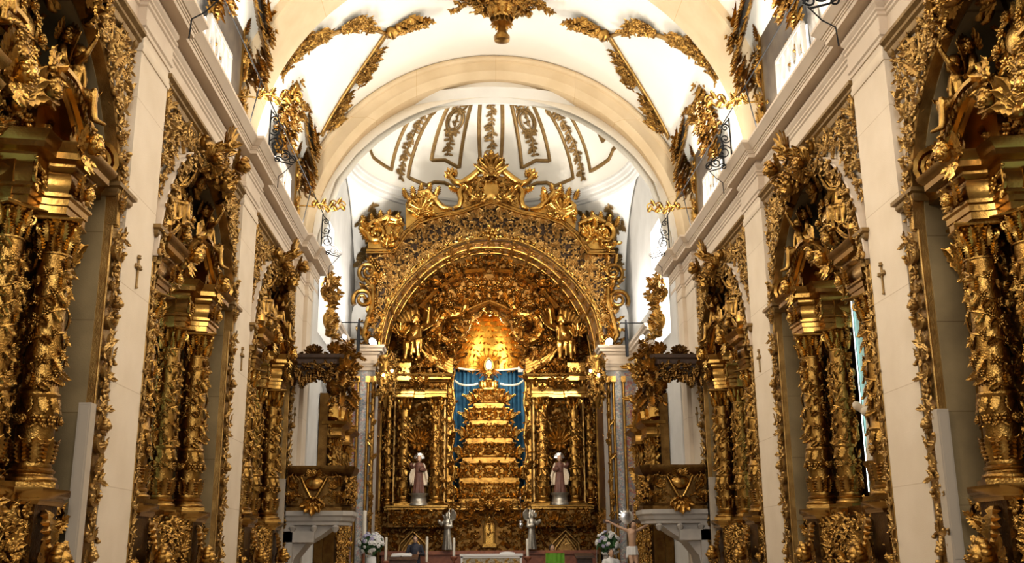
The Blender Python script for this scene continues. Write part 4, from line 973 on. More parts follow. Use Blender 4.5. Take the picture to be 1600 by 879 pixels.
for s, sd in ((-1, 'left'), (1, 'right')):
    dframe([(s * 32.5, 64), (s * 30.2, 20), (s * 23, 21.5), (s * 15.4, 18.2), (s * 15.8, 64)], f'tall framed dome panel with a medallion, {sd} of the centre', G1)
    dgarland(s * 24, 60, s * 22.6, 24, f'garland with an oval medallion inside the {sd} framed dome panel', G2, 2, 44, .29)
    dframe([(s * 39.5, 56), (s * 40.8, 35), (s * 41, 7.3), (s * 31, 5.2), (s * 27, 8.0), (s * 22, 8.6), (s * 17, 6.5)], f'long angled moulding beside the {sd} medallion panel of the dome', G1)
    dgarland(s * 45.2, 50, s * 46, 5, f'thin hanging garland near the {sd} edge of the dome', G2, 3, None, .30)
    dframe([(s * 53, 48), (s * 52, 30), (s * 51.2, 8), (s * 65, 9.6), (s * 70, 13), (s * 76, 13.5), (s * 84, 10)], f'outermost curved moulding at the {sd} edge of the dome', G1)
    dframe([(s * 64.5, 32), (s * 64.2, 20.2), (s * 70, 21.8), (s * 76, 26)], f'small V-shaped moulding fragment at the {sd} edge of the dome', G1)
    # leaf sprays on the pendentives
    mb = MB(); r = random.Random(77)
    def pp(az, rr, off=.04):
        a = R_(az); p = A(s * rr * math.sin(a), YD + rr * math.cos(a), ZS + math.sqrt(max(0, 2 * RD * RD - rr * rr))); n = A(0, YD, ZS) - p; n /= np.linalg.norm(n); return p + n * off, n
    for (az0, r0, az1, r1, n_) in ((55, 5.05, 47, 6.0, 15), (51, 5.45, 40, 5.15, 12), (50, 5.6, 57, 5.6, 6), (47, 5.8, 41, 5.7, 9), (48, 5.95, 49, 6.3, 6)):
        P = [pp(az0 + (az1 - az0) * f, r0 + (r1 - r0) * f)[0] for f in np.linspace(0, 1, n_)]; mb.add(tube(P, .025, 5))
        for i in range(1, n_):
            p, n = pp(az0 + (az1 - az0) * i / n_, r0 + (r1 - r0) * i / n_)
            for sg in (-1, 1): put(mb, r.choice(['l', 'lw', 'l', 'R']), p, n, P[i] - P[i - 1], r.uniform(.22, .4), sg * r.uniform(.5, 1.5), .8)
    tag(mb.build('leaf_spray', 'brownline'), f'brown leaf spray on the white pendentive {sd} of the canopy crest', 'ornament', 'leaf sprays on the pendentives')
# ---- canopy arch
YC = 34.0
RIM = [(0, 12.26), (.44, 12.25), (.88, 12.17), (1.3, 12.02), (1.72, 11.81), (2.16, 11.5), (2.59, 11.1), (2.95, 10.72), (3.23, 10.34), (3.57, 9.78), (3.74, 9.11), (3.79, 8.44)]
OUT = [(0, 13.6), (.57, 13.40), (1.11, 13.2), (1.82, 13.07), (2.53, 12.83), (3.01, 12.4), (3.4, 11.78), (4.30, 11.76), (4.18, 10.9), (4.08, 10), (4.02, 9.1), (4.02, 8.44)]
t = empty('high_altar_canopy_arch', (0, 0, 0), label='great gilded canopy arch with crest and volutes framing the high altarpiece', cat='canopy'); r = random.Random(91)
mb = MB(); mb.add(ribbon(y3(sym(RIM), YC), y3(sym(OUT), YC), (0, 1, 0), .4)); mb.build('front_board', 'lambback', t)
mb = MB(); TOP = OUT[:8]; prof = [(-.06, -.45), (-.06, .06), (-.02, .10), (.02, .10), (.05, .16), (.09, .18), (.10, .24), (.15, .30), (.19, .30), (.2, -.45)]
mb.add(sweep([(a - .04, b) for a, b in prof], [(x, YC, z) for x, z in sym(TOP)][::1], FW)); ob = mb.build('crown_moulding', 'goldp', t, 30)
mb = MB(); rimP = y3(sym(RIM), YC - .04)
fine = lambda P, n: [A(*[np.interp(q, np.linspace(0, 1, len(P)), [p[c] for p in P]) for c in range(3)]) for q in np.linspace(0, 1, n)]
mb.add(tube(fine(rimP, 70), .055, 8)); mb.add(tube([p + A(0, -.02, .17) * 1 for p in fine(rimP, 70)], .03, 6)); chain(mb, [p + A(0, -.04, .07) for p in fine(rimP, 90)], FW, ['lw', 'R', 'l'], .13, .18, r, 1.2, .3)
put(mb, 'R2', (0, YC - .2, 12.36), FW, ZV * NZ, .62, 0, 1.4); mb.build('rim', 'gold2', t)
mb = MB()   # lambrequin: dense carving between moulding and rim, with a row of drops under the moulding
RX, RZ, OX, OZ = [p[0] for p in RIM], [p[1] for p in RIM], [p[0] for p in OUT[:7]], [p[1] for p in OUT[:7]]
band = lambda x, z: np.interp(abs(x), RX[:10], RZ[:10]) + .1 < z < np.interp(abs(x), OX + [3.7], OZ + [11.72]) - .12
carve(mb, (0, YC - .02, 9.0), XX, NZ, FW, 7.2, 4.6, .17, r, lambda u, v: band(u, 9.0 + v), depth=2.0, size=1.4, kinds=['C', 'S', 'C2', 'R', 'L', 'lw', 'S2', 'L5'], fill=.85)
OUf = fine(y3(sym(OUT[:7]), YC - .06), 60)
for i in range(47):
    p = OUf[int((i + .5) / 47 * 59)]; put(mb, ('lw', 'L5', 'H')[min(i, 46 - i) % 3], p + A(0, -.03, -.2), FW, (p[0] * -.05, 0, -1), .34, 0, 1.6, p[0] > 0)
RIf = fine(rimP, 90)
for i in range(70): p = RIf[int((i + .5) / 70 * 89)]; put(mb, ('S', 'R', 'C')[min(i, 69 - i) % 3], p + A(0, -.03, .0) + .22 * (p - A(0, p[1], 8.4)) / np.linalg.norm(p - A(0, p[1], 8.4)), FW, p - A(0, p[1], 8.4), .24, .4, 1.6, p[0] > 0)
for s in (-1, 1):
    carve(mb, (s * 3.72, YC - .01, 9.1), XX, NZ, FW, .9, 2.6, .24, r, lambda u, v: np.interp(9.1 + v, [8.4, 9.1, 9.8, 10.3, 10.7, 11.1, 11.6], [3.82, 3.8, 3.62, 3.33, 3.05, 2.7, 2.3]) + .08 < 3.72 + u * s, mirror=False, depth=1.4)
    carve(mb, (s * 3.3, YC - .01, 10.7), XX, NZ, FW, 1.0, 1.0, .24, r, lambda u, v: np.interp(10.7 + v, [10.3, 10.7, 11.1, 11.6], [3.33, 3.05, 2.7, 2.3]) + .08 < 3.3 + u * s, mirror=False, depth=1.4)
mb.build('lambrequin', 'goldm', t)
for s in (-1, 1):
    mb = MB()
    tt = np.linspace(0, 1, 40)
    def scr(c, r0, r1, turns, a0, sg, rad, fl=1.4, n=40):
        g = a0 + sg * tt * turns * 2 * pi; q = r0 * (1 - tt) + r1 * tt
        return tube([(s * (c[0] + q[i] * math.cos(g[i])), YC - .08 - .06 * tt[i], c[1] + q[i] * math.sin(g[i])) for i in range(n)], rad * (1 - .45 * tt), 7, fl, True, (0, 1, 0))
    mb.add(scr((4.22, 11.02), .34, .05, 1.6, -1.2, 1, .085)); mb.add(scr((4.36, 10.05), .36, .05, 1.7, -.6, 1, .09)); mb.add(tube([(s * x, YC - .05, z) for x, z in ((4.30, 10.75), (4.02, 10.45), (4.02, 9.9), (4.18, 9.3), (4.30, 8.8), (4.12, 8.5))], [.07, .1, .11, .1, .1, .07], 7, 1.5, True, (0, 1, 0)))
    for z in np.linspace(8.6, 11.4, 12): put(mb, r.choice(['lw', 'L', 'R', 'C']), (s * (4.0 + .1 * math.sin(z * 5)), YC - .05, z), FW, NZ, .42, r.uniform(-.7, .7), 1.5); put(mb, r.choice(['lw', 'C', 'S']), (s * (4.28 + .08 * math.sin(z * 3)), YC + .1, z), (s * .5, -1, 0), NZ, .36, r.uniform(-.7, .7), 1.3)
    mb.build('side_scroll', 'gold', t)
    mb = MB()    # two crest scrolls on each half of the arch
    mb.add(scr((2.62, 13.42), .42, .06, 1.3, 1.9, 1, .13)); mb.add(tube([(s * x, YC - .1, z) for x, z in ((2.55, 13.86), (2.2, 13.92), (1.95, 13.6), (1.7, 13.35), (1.35, 13.30))], [.12, .14, .13, .1, .07], 7, 1.5, True, (0, 1, 0)))
    mb.add(scr((3.95, 12.42), .38, .06, 1.4, 1.4, -1, .13)); mb.add(tube([(s * x, YC - .1, z) for x, z in ((3.98, 12.80), (3.6, 12.98), (3.3, 12.86), (3.05, 12.75))], [.12, .14, .12, .08], 7, 1.5, True, (0, 1, 0)))
    for c, w_, h_, z0 in ((2.35, .5, .8, 13.0), (3.75, .5, .8, 12.0)):
        for q in range(9): put(mb, ['lw', 'L', 'C', 'S', 'l', 'R', 'L5', 'lw', 'S2'][q], (s * (c + w_ * r.uniform(-1, 1)), YC - .06 - .1 * r.random(), z0 + h_ * r.random()), FW, (s * .4, 0, 1), r.uniform(.4, .6), r.uniform(-.6, .6), 1.5)
        for q in range(5): put(mb, 'lw', (s * (c - .4 + .25 * q), YC, z0 + h_ + .1 * math.sin(q * 1.2)), FW, (s * (q - 2) * .2, 0, 1), .4, 0, 1.3)
    mb.add(ribbon([(s * x, YC + .05, z) for x, z in ((1.45, 13.2), (2.0, 13.1), (2.6, 12.9), (2.95, 12.6))], [(s * x, YC + .05, z) for x, z in ((1.6, 13.45), (2.0, 13.8), (2.55, 13.95), (3.0, 13.5))], (0, -1, 0), .1)); mb.add(ribbon([(s * x, YC + .05, z) for x, z in ((3.05, 12.2), (3.4, 11.9), (4.25, 11.8))], [(s * x, YC + .05, z) for x, z in ((3.05, 12.7), (3.6, 12.95), (4.28, 12.6))], (0, -1, 0), .1)); put(mb, 'H', (s * 2.5, YC - .12, 13.35), FW, NZ, .62, s * -.3, 1.4); mb.build('crest_scroll', 'gold2', t)
    mb = MB()   # broken top of the central crest
    mb.add(tube([(s * x, YC - .12, z) for x, z in ((.10, 14.72), (.45, 14.70), (.75, 14.42), (1.05, 14.22), (1.3, 14.3), (1.45, 14.5), (1.36, 14.66), (1.22, 14.6), (1.24, 14.5))], [.09, .12, .13, .13, .12, .11, .09, .07, .05], 8, 1.8, True, (0, 1, 0)))
    mb.add(tube([(s * x, YC - .08, z) for x, z in ((.95, 14.2), (1.12, 13.9), (1.05, 13.65), (1.12, 13.4), (1.32, 13.32))], [.1, .13, .11, .1, .07], 8, 1.5, True, (0, 1, 0)))
    put(mb, 'L5', (s * 1.45, YC - .1, 14.62), FW, (s * .6, 0, 1), .5, 0, 1.4); put(mb, 'lw', (s * 1.1, YC - .1, 13.95), FW, (s, 0, .3), .45, 0, 1.4); put(mb, 'C', (s * .55, YC - .2, 13.8), FW, NZ, .6, .6 * s, 1.5, s < 0)
    mb.build('crest_volute', 'gold2', t)
mb = MB(); mb.add(ribbon(y3([(-1.0, 13.25), (-.5, 13.4), (0, 13.6), (.5, 13.4), (1.0, 13.25)], YC - .05), y3([(-1.0, 14.2), (-.6, 14.5), (0, 14.62), (.6, 14.5), (1.0, 14.2)], YC - .05), (0, 1, 0), .25))
mb.add(ball(1, 16, 10, .34, .14, .42), None, (0, YC - .08, 14.0)); mb.build('crest_shield', 'goldp', t)
mb = MB(); carve(mb, (0, YC - .1, 13.5), XX, NZ, FW, 1.8, .95, .2, r, depth=1.3); put(mb, 'H', (0, YC - .25, 14.75), FW, NZ, .75, 0, 1.4); put(mb, 'K', (0, YC - .3, 14.55), FW, NZ, .55, 0, 1.4); put(mb, 'L5', (0, YC - .25, 15.1), FW, NZ, .75, 0, 1.4)
for s in (-1, 1):
    put(mb, 'L', (s * .38, YC - .15, 14.95), FW, (s * .5, 0, 1), .55, 0, 1.4); put(mb, 'K', (s * .25, YC - .2, 15.0), FW, NZ, .36)
mb.build('finial', 'gold', t)
# splayed soffit
mb = MB(); ff = fine(y3(sym(RIM), YC + .05), 49); S = []
for i, p in enumerate(ff):
    a = math.atan2(p[2] - 8.44, p[0]); e = A(4.0 * math.cos(a), 39.0, 9.2 + 4.0 * math.sin(a) - .76 * (1 - math.sin(a)) * 1.0)
    S.append((p, e))
sf = lambda i, v, off=0.: (lambda p: p + off * (A(0, p[1], 8.6) - p) / np.linalg.norm(A(0, p[1], 8.6) - p))(S[i][0] * (1 - v) + S[i][1] * v)
mb.add(loft(np.array([[sf(i, 0), sf(i, 1), sf(i, 1, -.12), sf(i, 0, -.12)] for i in range(49)]))); mb.build('soffit', 'paintd', t)
mb = MB()
for v in (.06, .5, .94): mb.add(tube([sf(i, v, .02) for i in range(49)], .06, 6)); 
for i in (5, 11, 17, 20, 28, 31, 37, 43): mb.add(tube([sf(i, v, .02) for v in np.linspace(0, 1, 6)], .06, 6))
for i in range(2, 48, 2):
    for v in (.18, .32, .64, .8):
        p = sf(i, v, .01); n = A(0, p[1], 8.6) - p; put(mb, r.choice(['R', 'S', 'C', 'L']), p, n, (0, 1, 0), .42, r.uniform(-1, 1), .7)
mb.build('soffit_ribs', 'gold', t)
# ---- high altarpiece
t = empty('high_altarpiece', (0, 38.9, 0), label='dark gilded high altarpiece with columns and crowded carved gable', cat='altarpiece'); r = random.Random(95); t.location = (0, 0, 0); YB = 38.9
NI = [(0, 10.85), (.32, 10.62), (.62, 10.42), (.9, 10.0), (1.14, 9.6), (1.26, 9.1), (1.36, 8.5), (1.36, 6.5), (1.36, 3.6)]
NO = [(0, 13.15), (1.2, 12.97), (2.0, 12.6), (2.8, 11.98), (3.4, 11.2), (3.8, 10.2), (3.95, 9.2), (4.0, 6.5), (4.0, 3.3)]
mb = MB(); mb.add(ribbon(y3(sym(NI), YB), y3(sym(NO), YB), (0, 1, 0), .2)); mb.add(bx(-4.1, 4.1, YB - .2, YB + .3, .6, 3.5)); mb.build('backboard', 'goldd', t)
def inattic(u, v):
    z = 8.3 + v; return u * u + (z - 9.2) ** 2 < 3.8 ** 2 and not (abs(u) < 1.36 * math.sqrt(max(0, 1 - ((z - 8.4) / 2.5) ** 2)) if z < 10.9 else False)
mb = MB(); carve(mb, (0, YB, 8.3), XX, NZ, FW, 7.8, 4.7, .25, r, inattic, depth=2.0, size=1.45, kinds=WT + ['H'])
carve(mb, (0, YB - .3, 8.5), XX, NZ, FW, 6.6, 3.8, .36, r, lambda u, v: inattic(u * 1.12, v + .4) and abs(u) > 1.0, depth=1.8, fill=.6, kinds=WT + ['K']); mb.build('gable_relief', 'gold', t)
for s in (-1, 1):
    mb = MB(); tt = np.linspace(0, 1, 40)
    P = [(.85, 10.98), (1.0, 10.72), (1.2, 10.52)] + [(1.45 - .52 * math.cos(a), 9.98 + .50 * math.sin(a)) for a in np.radians(np.linspace(100, 345, 12))] + [(1.2, 9.95), (1.32, 10.06)]
    P = fine([(s * x, YB - .45, z) for x, z in P], 36); mb.add(tube(P, np.interp(np.linspace(0, 1, 36), [0, .25, .6, 1], [.10, .17, .16, .07]), 8, 2.2, True, (0, 1, 0)))
    for i in range(0, 34, 2): put(mb, ('L', 'lw', 'C', 'lw')[(i // 2) % 4], P[i] + A(0, -.28, 0), FW, P[i + 1] - P[i], .40, .9 * (-1) ** (i // 2), 1.4)
    mb.build('c_volute', 'gold', t)
    mb = MB(); pf = [(-.04, -.1), (-.04, .22), (0, .26), (.05, .27), (.07, .34), (.12, .36), (.13, .42), (.18, .44), (.2, -.1)]
    for q in ([(.18, 12.42), (.95, 12.36)], [(1.1, 12.30), (1.95, 11.72)], [(.02, 11.15), (.35, 11.02), (.9, 10.78)], [(2.1, 11.6), (2.7, 10.9)]):
        P = [(s * x, YB - .15, z) for x, z in q]; mb.add(sweep(pf if s > 0 else [(-a, b) for a, b in pf], P, FW) if True else None)
    mb.build('gable_moulding', 'goldp', t, 30)
    mb = MB()   # flowing wing-like drapery sweeping up towards the angel
    for k_ in range(5):
        P = [(s * x, YB - .35 - .05 * k_, z - .12 * k_) for x, z in ((1.4, 8.75), (1.8, 8.95), (2.2, 9.15), (2.7, 9.35 + .1 * k_), (3.1, 9.75 + .05 * k_))]; mb.add(tube(fine(P, 14), np.linspace(.11, .05, 14), 6, 1.3))
    for q in range(12): put(mb, 'lw', (s * (1.6 + .15 * q), YB - .5, 8.75 + .07 * q), FW, (s * .5, 0, 1), .45, r.uniform(-.4, .4), 1.3)
    mb.build('drapery', 'gold', t)
    mb = MB(); put(mb, 'H', (s * 3.38, YB - .45, 9.95), FW, NZ, .62, 0, 1.2); mb.build('bright_shell', 'gold2', t)
    # entablature above the columns
    mb = MB(); P = [(4.0, 38.8), (3.62, 38.8), (3.6, 38.25), (2.85, 38.25), (2.82, 38.4), (2.4, 38.4), (2.38, 38.25), (1.62, 38.25), (1.6, 38.8)]
    P = [(s * x, y, 0) for x, y in P]; P = P if s > 0 else P[::-1]
    P = P[::-1]
    pf = [(-.3, 7.34), (0, 7.34), (0, 7.46), (.03, 7.48), (.03, 7.56), (.0, 7.58), (.02, 7.7), (.02, 7.85), (.06, 7.9), (.08, 7.96), (.17, 8.0), (.17, 8.08), (.22, 8.12), (.24, 8.2), (-.3, 8.22)]
    mb.add(sweep(pf, P, (0, 0, 1))); mb.add(bx(s * 1.6, s * 3.62, 38.5, 38.95, 7.34, 8.2)); mb.add(bx(s * 3.0, s * 3.62, 38.05, 38.6, 7.95, 8.6)); mb.add(bx(s * 2.95, s * 3.67, 38.0, 38.6, 8.45, 8.6)); mb.build('entablature', 'goldp', t, 30)
    mb = MB()
    for x in (1.75, 2.0, 2.25, 2.6, 2.95, 3.2, 3.45): put(mb, r.choice(['K', 'R', 'L', 'lw']), (s * x, 38.18, 7.72), FW, NZ, .36, 0, 1.3)
    carve(mb, (s * 2.6, 38.1, 8.1), XX, NZ, FW, 1.9, .7, .2, r, mirror=False, depth=1.6); put(mb, 'K', (s * 2.6, 37.95, 7.85), FW, NZ, .6, 0, 1.3); mb.build('frieze_carving', 'gold', t)
    # jamb of the throne niche, wavy carved border
    mb = MB(); mb.add(bx(s * 1.36, s * 1.56, YB - .28, YB + .1, 3.5, 8.5)); mb.add(tube([(s * (1.36 + .04 * math.sin(z * 5)), YB - .3, z) for z in np.linspace(3.5, 8.4, 40)], .05, 6))
    chain(mb, [(s * 1.46, YB - .3, 3.5), (s * 1.46, YB - .3, 8.5)], FW, ['lw', 'C', 'R', 'S', 'l'], .22, .32, r, 1.3, .3); chain(mb, [(s * x, YB - .25, z) for x, z in NI[::-1][2:]], FW, ['lw', 'C', 'l'], .2, .32, r, 1.3, .3)
    mb.build('niche_jamb', 'gold', t)
    mb = MB(); mb.add(bx(s * 1.64, s * 1.70, YB - .3, YB, 3.4, 7.4)); mb.add(bx(s * 3.52, s * 3.58, YB - .3, YB, 3.4, 7.4)); mb.build('silver_strip', 'goldm', t)
    # panel and little canopy behind each saint
    mb = MB(); carve(mb, (s * 2.6, YB - .05, 4.9), XX, NZ, FW, .9, 2.4, .19, r, mirror=False, depth=1.6); put(mb, 'H', (s * 2.6, YB - .35, 5.9), FW, NZ, .8, 0, 1.5); put(mb, 'L5', (s * 2.6, YB - .35, 5.55), FW, -NZ, .7, 0, 1.5); mb.build('saint_canopy', 'gold', t)
    # predella with ogee door
    mb = MB(); r2 = random.Random(5); door = [(.42, .6), (.42, 1.55), (.36, 1.85), (.2, 2.05), (0, 2.3)]
    D = [(x, z) for x, z in door]; D = [(-x, z) for x, z in D] + [(x, z) for x, z in D[::-1][1:]]
    mb.add(tube([(s * 2.8 + x, YB - .3, z) for x, z in D], .06, 6)); mb.add(tube([(s * 2.8 + x * 1.3, YB - .28, z + (.16 if abs(x) < .42 else 0)) for x, z in D], .05, 6)); mb.add(ribbon([(s * 2.8, YB - .2, z) for x, z in D], [(s * 2.8 + x, YB - .2, z) for x, z in D], (0, -1, 0), .05))
    carve(mb, (s * 2.8, YB - .25, .7), XX, NZ, FW, .7, 1.3, .22, r2, lambda u, v: abs(u) < .36, depth=.8); mb.build('ogee_door', 'goldm', t)
mb = MB(); carve(mb, (0, YB - .2, .75), XX, NZ, FW, 8.0, 2.55, .2, r, lambda u, v: not (abs(abs(u) - 2.8) < .5 and v < 1.45) and not (abs(u) < .3 and 1.2 < v < 2.4), depth=1.5); mb.build('predella_relief', 'gold', t)
mb = MB(); pl = [(4.0, 38.7), (3.7, 38.7), (3.68, 38.2), (1.6, 38.2), (1.55, 38.55), (-1.55, 38.55), (-1.6, 38.2), (-3.68, 38.2), (-3.7, 38.7), (-4.0, 38.7)]
mb.add(sweep([(-.3, 3.18), (.03, 3.18), (.06, 3.22), (.06, 3.28), (.1, 3.31), (.1, 3.36), (-.3, 3.37)], [(x, y, 0) for x, y in pl[::-1]], (0, 0, 1)))
mb.build('shelf', 'goldp', t, 30)
for s in (-1, 1): mb = MB(); mb.add(bx(s * 1.6, s * 3.7, 38.2, 38.9, 2.6, 3.19)); mb.build('pedestal', 'goldd', t)
for s in (-1, 1): mb = MB(); carve(mb, (s * 2.65, 38.17, 2.62), XX * s, NZ, FW, 2.0, .55, .18, r, mirror=False, depth=1.7, size=1.5); mb.build('pedestal_relief', 'gold', t)
mb = MB(); carve(mb, (0, 38.5, 2.75), XX, NZ, FW, 3.0, .75, .19, r, depth=1.6, size=1.5); put(mb, 'K', (0, 38.4, 3.35), FW, NZ, .7, 0, 1.3); put(mb, 'C', (-.3, 38.42, 3.5), FW, NZ, .5, .6, 1.4); put(mb, 'C', (.3, 38.42, 3.5), FW, NZ, .5, -.6, 1.4, True); mb.build('pedestal_relief', 'gold', t)
mb = MB(); mb.add(tube([(x, YB - .35, z) for x, z in ((-.17, 2.0), (-.17, 2.65), (-.1, 2.86), (0, 2.95), (.1, 2.86), (.17, 2.65), (.17, 2.0))], .04, 6)); mb.add(ribbon([(x * .9, YB - .3, 2.0) for x in (-.17, -.1, 0, .1, .17)], [(-.16, YB - .3, 2.65), (-.1, YB - .3, 2.85), (0, YB - .3, 2.93), (.1, YB - .3, 2.85), (.16, YB - .3, 2.65)], (0, -1, 0), .06)); put(mb, 'S', (0, YB - .38, 2.4), FW, NZ, .3, 1.3); put(mb, 'K', (0, YB - .38, 2.7), FW, NZ, .2); mb.add(bx(-.25, .25, YB - .45, YB - .2, 1.88, 2.0)); mb.build('tabernacle_door', 'gold2', t)
mb = MB(); mb.add(bx(-3.9, 3.9, 38.25, 38.8, .6, 1.62)); mb.add(sweep([(-.2, 1.55), (0, 1.55), (.03, 1.6), (.03, 1.66), (.08, 1.7), (.08, 1.78), (-.2, 1.78)], [(-3.9, 38.25, 0), (3.9, 38.25, 0)], (0, 0, 1)) if False else bx(-3.95, 3.95, 38.15, 38.8, 1.62, 1.76)); mb.build('gradine', 'woodr', t)
cH = column_proto('column', .25, 4.0, 13, lod=1.1); cO = column_proto('column', .2, 4.0, 14)
for s in (-1, 1):
    place_col(cH, t, (s * 3.2, 38.5, 3.36), .2); place_col(cH, t, (s * 2.0, 38.5, 3.36), 1.2); place_col(cO, t, (s * 3.80, 38.85, 3.36), .7)
# ---- shell, curtain, throne, monstrance
mb = MB(); S = []
for i in range(21):
    a = pi * i / 20; row = []
    for j in range(12):
        e = pi / 2 * j / 11; rr = math.cos(e) ** .85; zz = 2.1 * math.sin(e) ** 1.1; sc = 1 + .03 * math.cos(a * 18)
        row.append((1.36 * rr * math.cos(a) * sc, YB + .1 + 1.0 * rr * math.sin(a) * sc, 8.62 + zz))
    S.append(row)
S = np.array(S); mb.add((S.reshape(-1, 3), quads(21, 12, False))); O_ = S.reshape(-1, 3) * A(1.03, 1, 1) + A(0, .06, .06); mb.add((O_, quads(21, 12, False)))
for i in range(1, 20):
    for j in range(0, 11, 1):
        p = S[i, j]; n = A(0, YB + .1, 8.62) - p; put(mb, ('lt', 'l', 'R', 'C')[(i * 3 + j) % 4], p, n, (0, 0, 1), .2 * (1.1 - j * .05), 0, .7)
tag(mb.build('niche_shell', 'shell'), 'glowing gold half dome above the blue curtain', 'shell')
mb = MB(); k = 60; S = []
for z in np.linspace(3.4, 8.66, 10):
    row = [(-1.42 + 2.84 * i / k, YB + 1.05 + .05 * math.sin(i * 1.9) + .03 * math.sin(i * .9 + z), z) for i in range(k + 1)]; S.append(row + [(x, y + .03, z) for x, y, _ in row[::-1]])
mb.add(loft(np.array(S)))
for s in (-1, 1):
    S = []
    for z in np.linspace(3.4, 8.64, 10): 
        row = [(s * (1.36 + .03 * math.sin(i * 1.7)), YB + .15 + .9 * i / 24, z) for i in range(25)]; S.append(row + [(x + s * .03, y, z) for x, y, _ in row[::-1]])
    mb.add(loft(np.array(S)))
cu = mb.build('blue_curtain', 'blue'); tag(cu, 'deep blue pleated curtain behind the stepped throne', 'curtain')
mb = MB(); mb.add(tube([(-1.36, YB + .12, 8.64), (0, YB + .98, 8.64), (1.36, YB + .12, 8.64)], .045, 6) if False else tube([(1.36 * math.cos(a), YB + .12 + .9 * math.sin(a), 8.64) for a in np.linspace(0, pi, 20)], .045, 6)); mb.build('pelmet_rail', 'cream', cu)
for s in (-1, 1):
    mb = MB(); mb.add(tube([(s * x, YB + .3, z) for x, z in ((1.34, 8.12), (1.15, 7.98), (.9, 7.93), (.6, 7.95), (.42, 8.0))], .045, 6)); mb.build('tie_cord', 'cream', cu)
mb = MB(); mb.add(bx(1.12, 1.32, YB + .1, YB + .2, 8.42, 8.64)); tag(mb.build('white_box', 'white'), 'small white box fixed at the right top of the blue curtain', 'box')
t = empty('stepped_throne', (0, 0, 0), label='stepped gilded throne of six carved tiers before the blue curtain', cat='throne'); r = random.Random(99)
zs = [3.42, 4.02, 4.72, 5.42, 6.12, 6.78, 7.42]; hw = [1.24, 1.22, 1.10, .98, .84, .66, .50]
zz = [3.45, 4.22, 4.98, 5.72, 6.42, 7.10, 7.82]
for i in range(6):
    w_ = hw[i] * (1 - .02); z0, z1 = zz[i], zz[i + 1]; y0 = YB - .30 + .16 * i; de = .9 - .1 * i
    P = [(-w_, y0 + .35), (-w_ * .93, y0 + .08), (-w_ * .6, y0), (0, y0 - .04), (w_ * .6, y0), (w_ * .93, y0 + .08), (w_, y0 + .35)]
    mb = MB(); S = []
    for a, z in ((.03, z0), (.03, z0 + .04), (.0, z0 + .05), (.0, z0 + .17), (.02, z0 + .19), (-.05, z0 + .22), (-.04, z1 - .12), (.02, z1 - .04), (.02, z1)):
        q = [(x * (1 + a / w_ * .8), y - a) for x, y in P]; S.append([(x, y, z) for x, y in q] + [(q[-1][0], y0 + de, z), (q[0][0], y0 + de, z)])
    mb.add(loft(np.array(S))); tier = mb.build('tier', 'gold', t, 30)
    mb = MB(); carve(mb, (0, y0 + .0, z0 + .22), XX, NZ, FW, w_ * 1.8, z1 - z0 - .24, .125, r, depth=1.9, size=1.5, kinds=['C', 'S', 'R', 'l', 'lw', 'L', 'S2'])
    for s in (-1, 1): put(mb, 'C', (s * w_ * .98, y0 + .15, (z0 + z1) / 2), (s * .7, -1, 0), NZ, .5, .4 * s, 1.4, s < 0); put(mb, 'lw', (s * w_ * .98, y0 + .12, z0 + .15), (s * .7, -1, 0), NZ, .5, 0, 1.4); put(mb, 'L', (s * w_, y0 + .2, z1 - .2), (s, -.6, 0), NZ, .36, 0, 1.4)
    mb.build('carved_front', 'gold2', tier)
for i in range(7, 7): pass
mb = MB(); mb.add(lathe([(.46, 7.8), (.46, 7.86), (.36, 7.9), (.3, 8.0), (.34, 8.1), (.30, 8.16), (.2, 8.2)], 14)); V, F = mb.prim(); mb = MB(); mb.add((V + A(0, YB + .8, 0), F))
for i in range(9): a = pi + pi * i / 8; put(mb, 'lw', (.32 * math.cos(a), YB + .8 + .32 * math.sin(a), 7.88), (math.cos(a), math.sin(a), .2), NZ, .3, 0, 1.3)
mb.build('top_cushion', 'gold2', t)
t = empty('sunburst_monstrance', (0, YB + .75, 8.2), label='gold sunburst monstrance with pale glass centre on top of the throne', cat='monstrance')
mb = MB()
for i in range(40):
    a = 2 * pi * i / 40; L_ = .62 if i % 2 == 0 else .46
    if math.sin(a) < -.82: continue
    B = frame(FW, NZ) @ rot2(a); mb.add(loft([[A(-.025, .2, -.015), A(.025, .2, -.015), A(0, .2, .025)], [A(-.018, L_, -.015), A(.018, L_, -.015), A(0, L_, .015)]]), B, (0, 0, .58))
mb.build('rays', 'gold2', t)
mb = MB(); mb.add(lathe([(.2, 0), (.2, .04), (.07, .1), (.05, .2), (.09, .26), (.04, .32)], 12)); mb.add(tube([(.17 * math.cos(a) * (1 if abs(math.sin(a)) < .7 else .85), -.03, .6 + .26 * math.sin(a)) for a in np.linspace(0, 2 * pi, 29)], .045, 6)); put(mb, 'L5', (0, -.05, .32), FW, NZ, .3); mb.build('frame', 'gold2', t)
mb = MB(); mb.add(ball(1, 12, 8, .15, .03, .24), None, (0, -.02, .6)); mb.build('glass', 'glass', t)
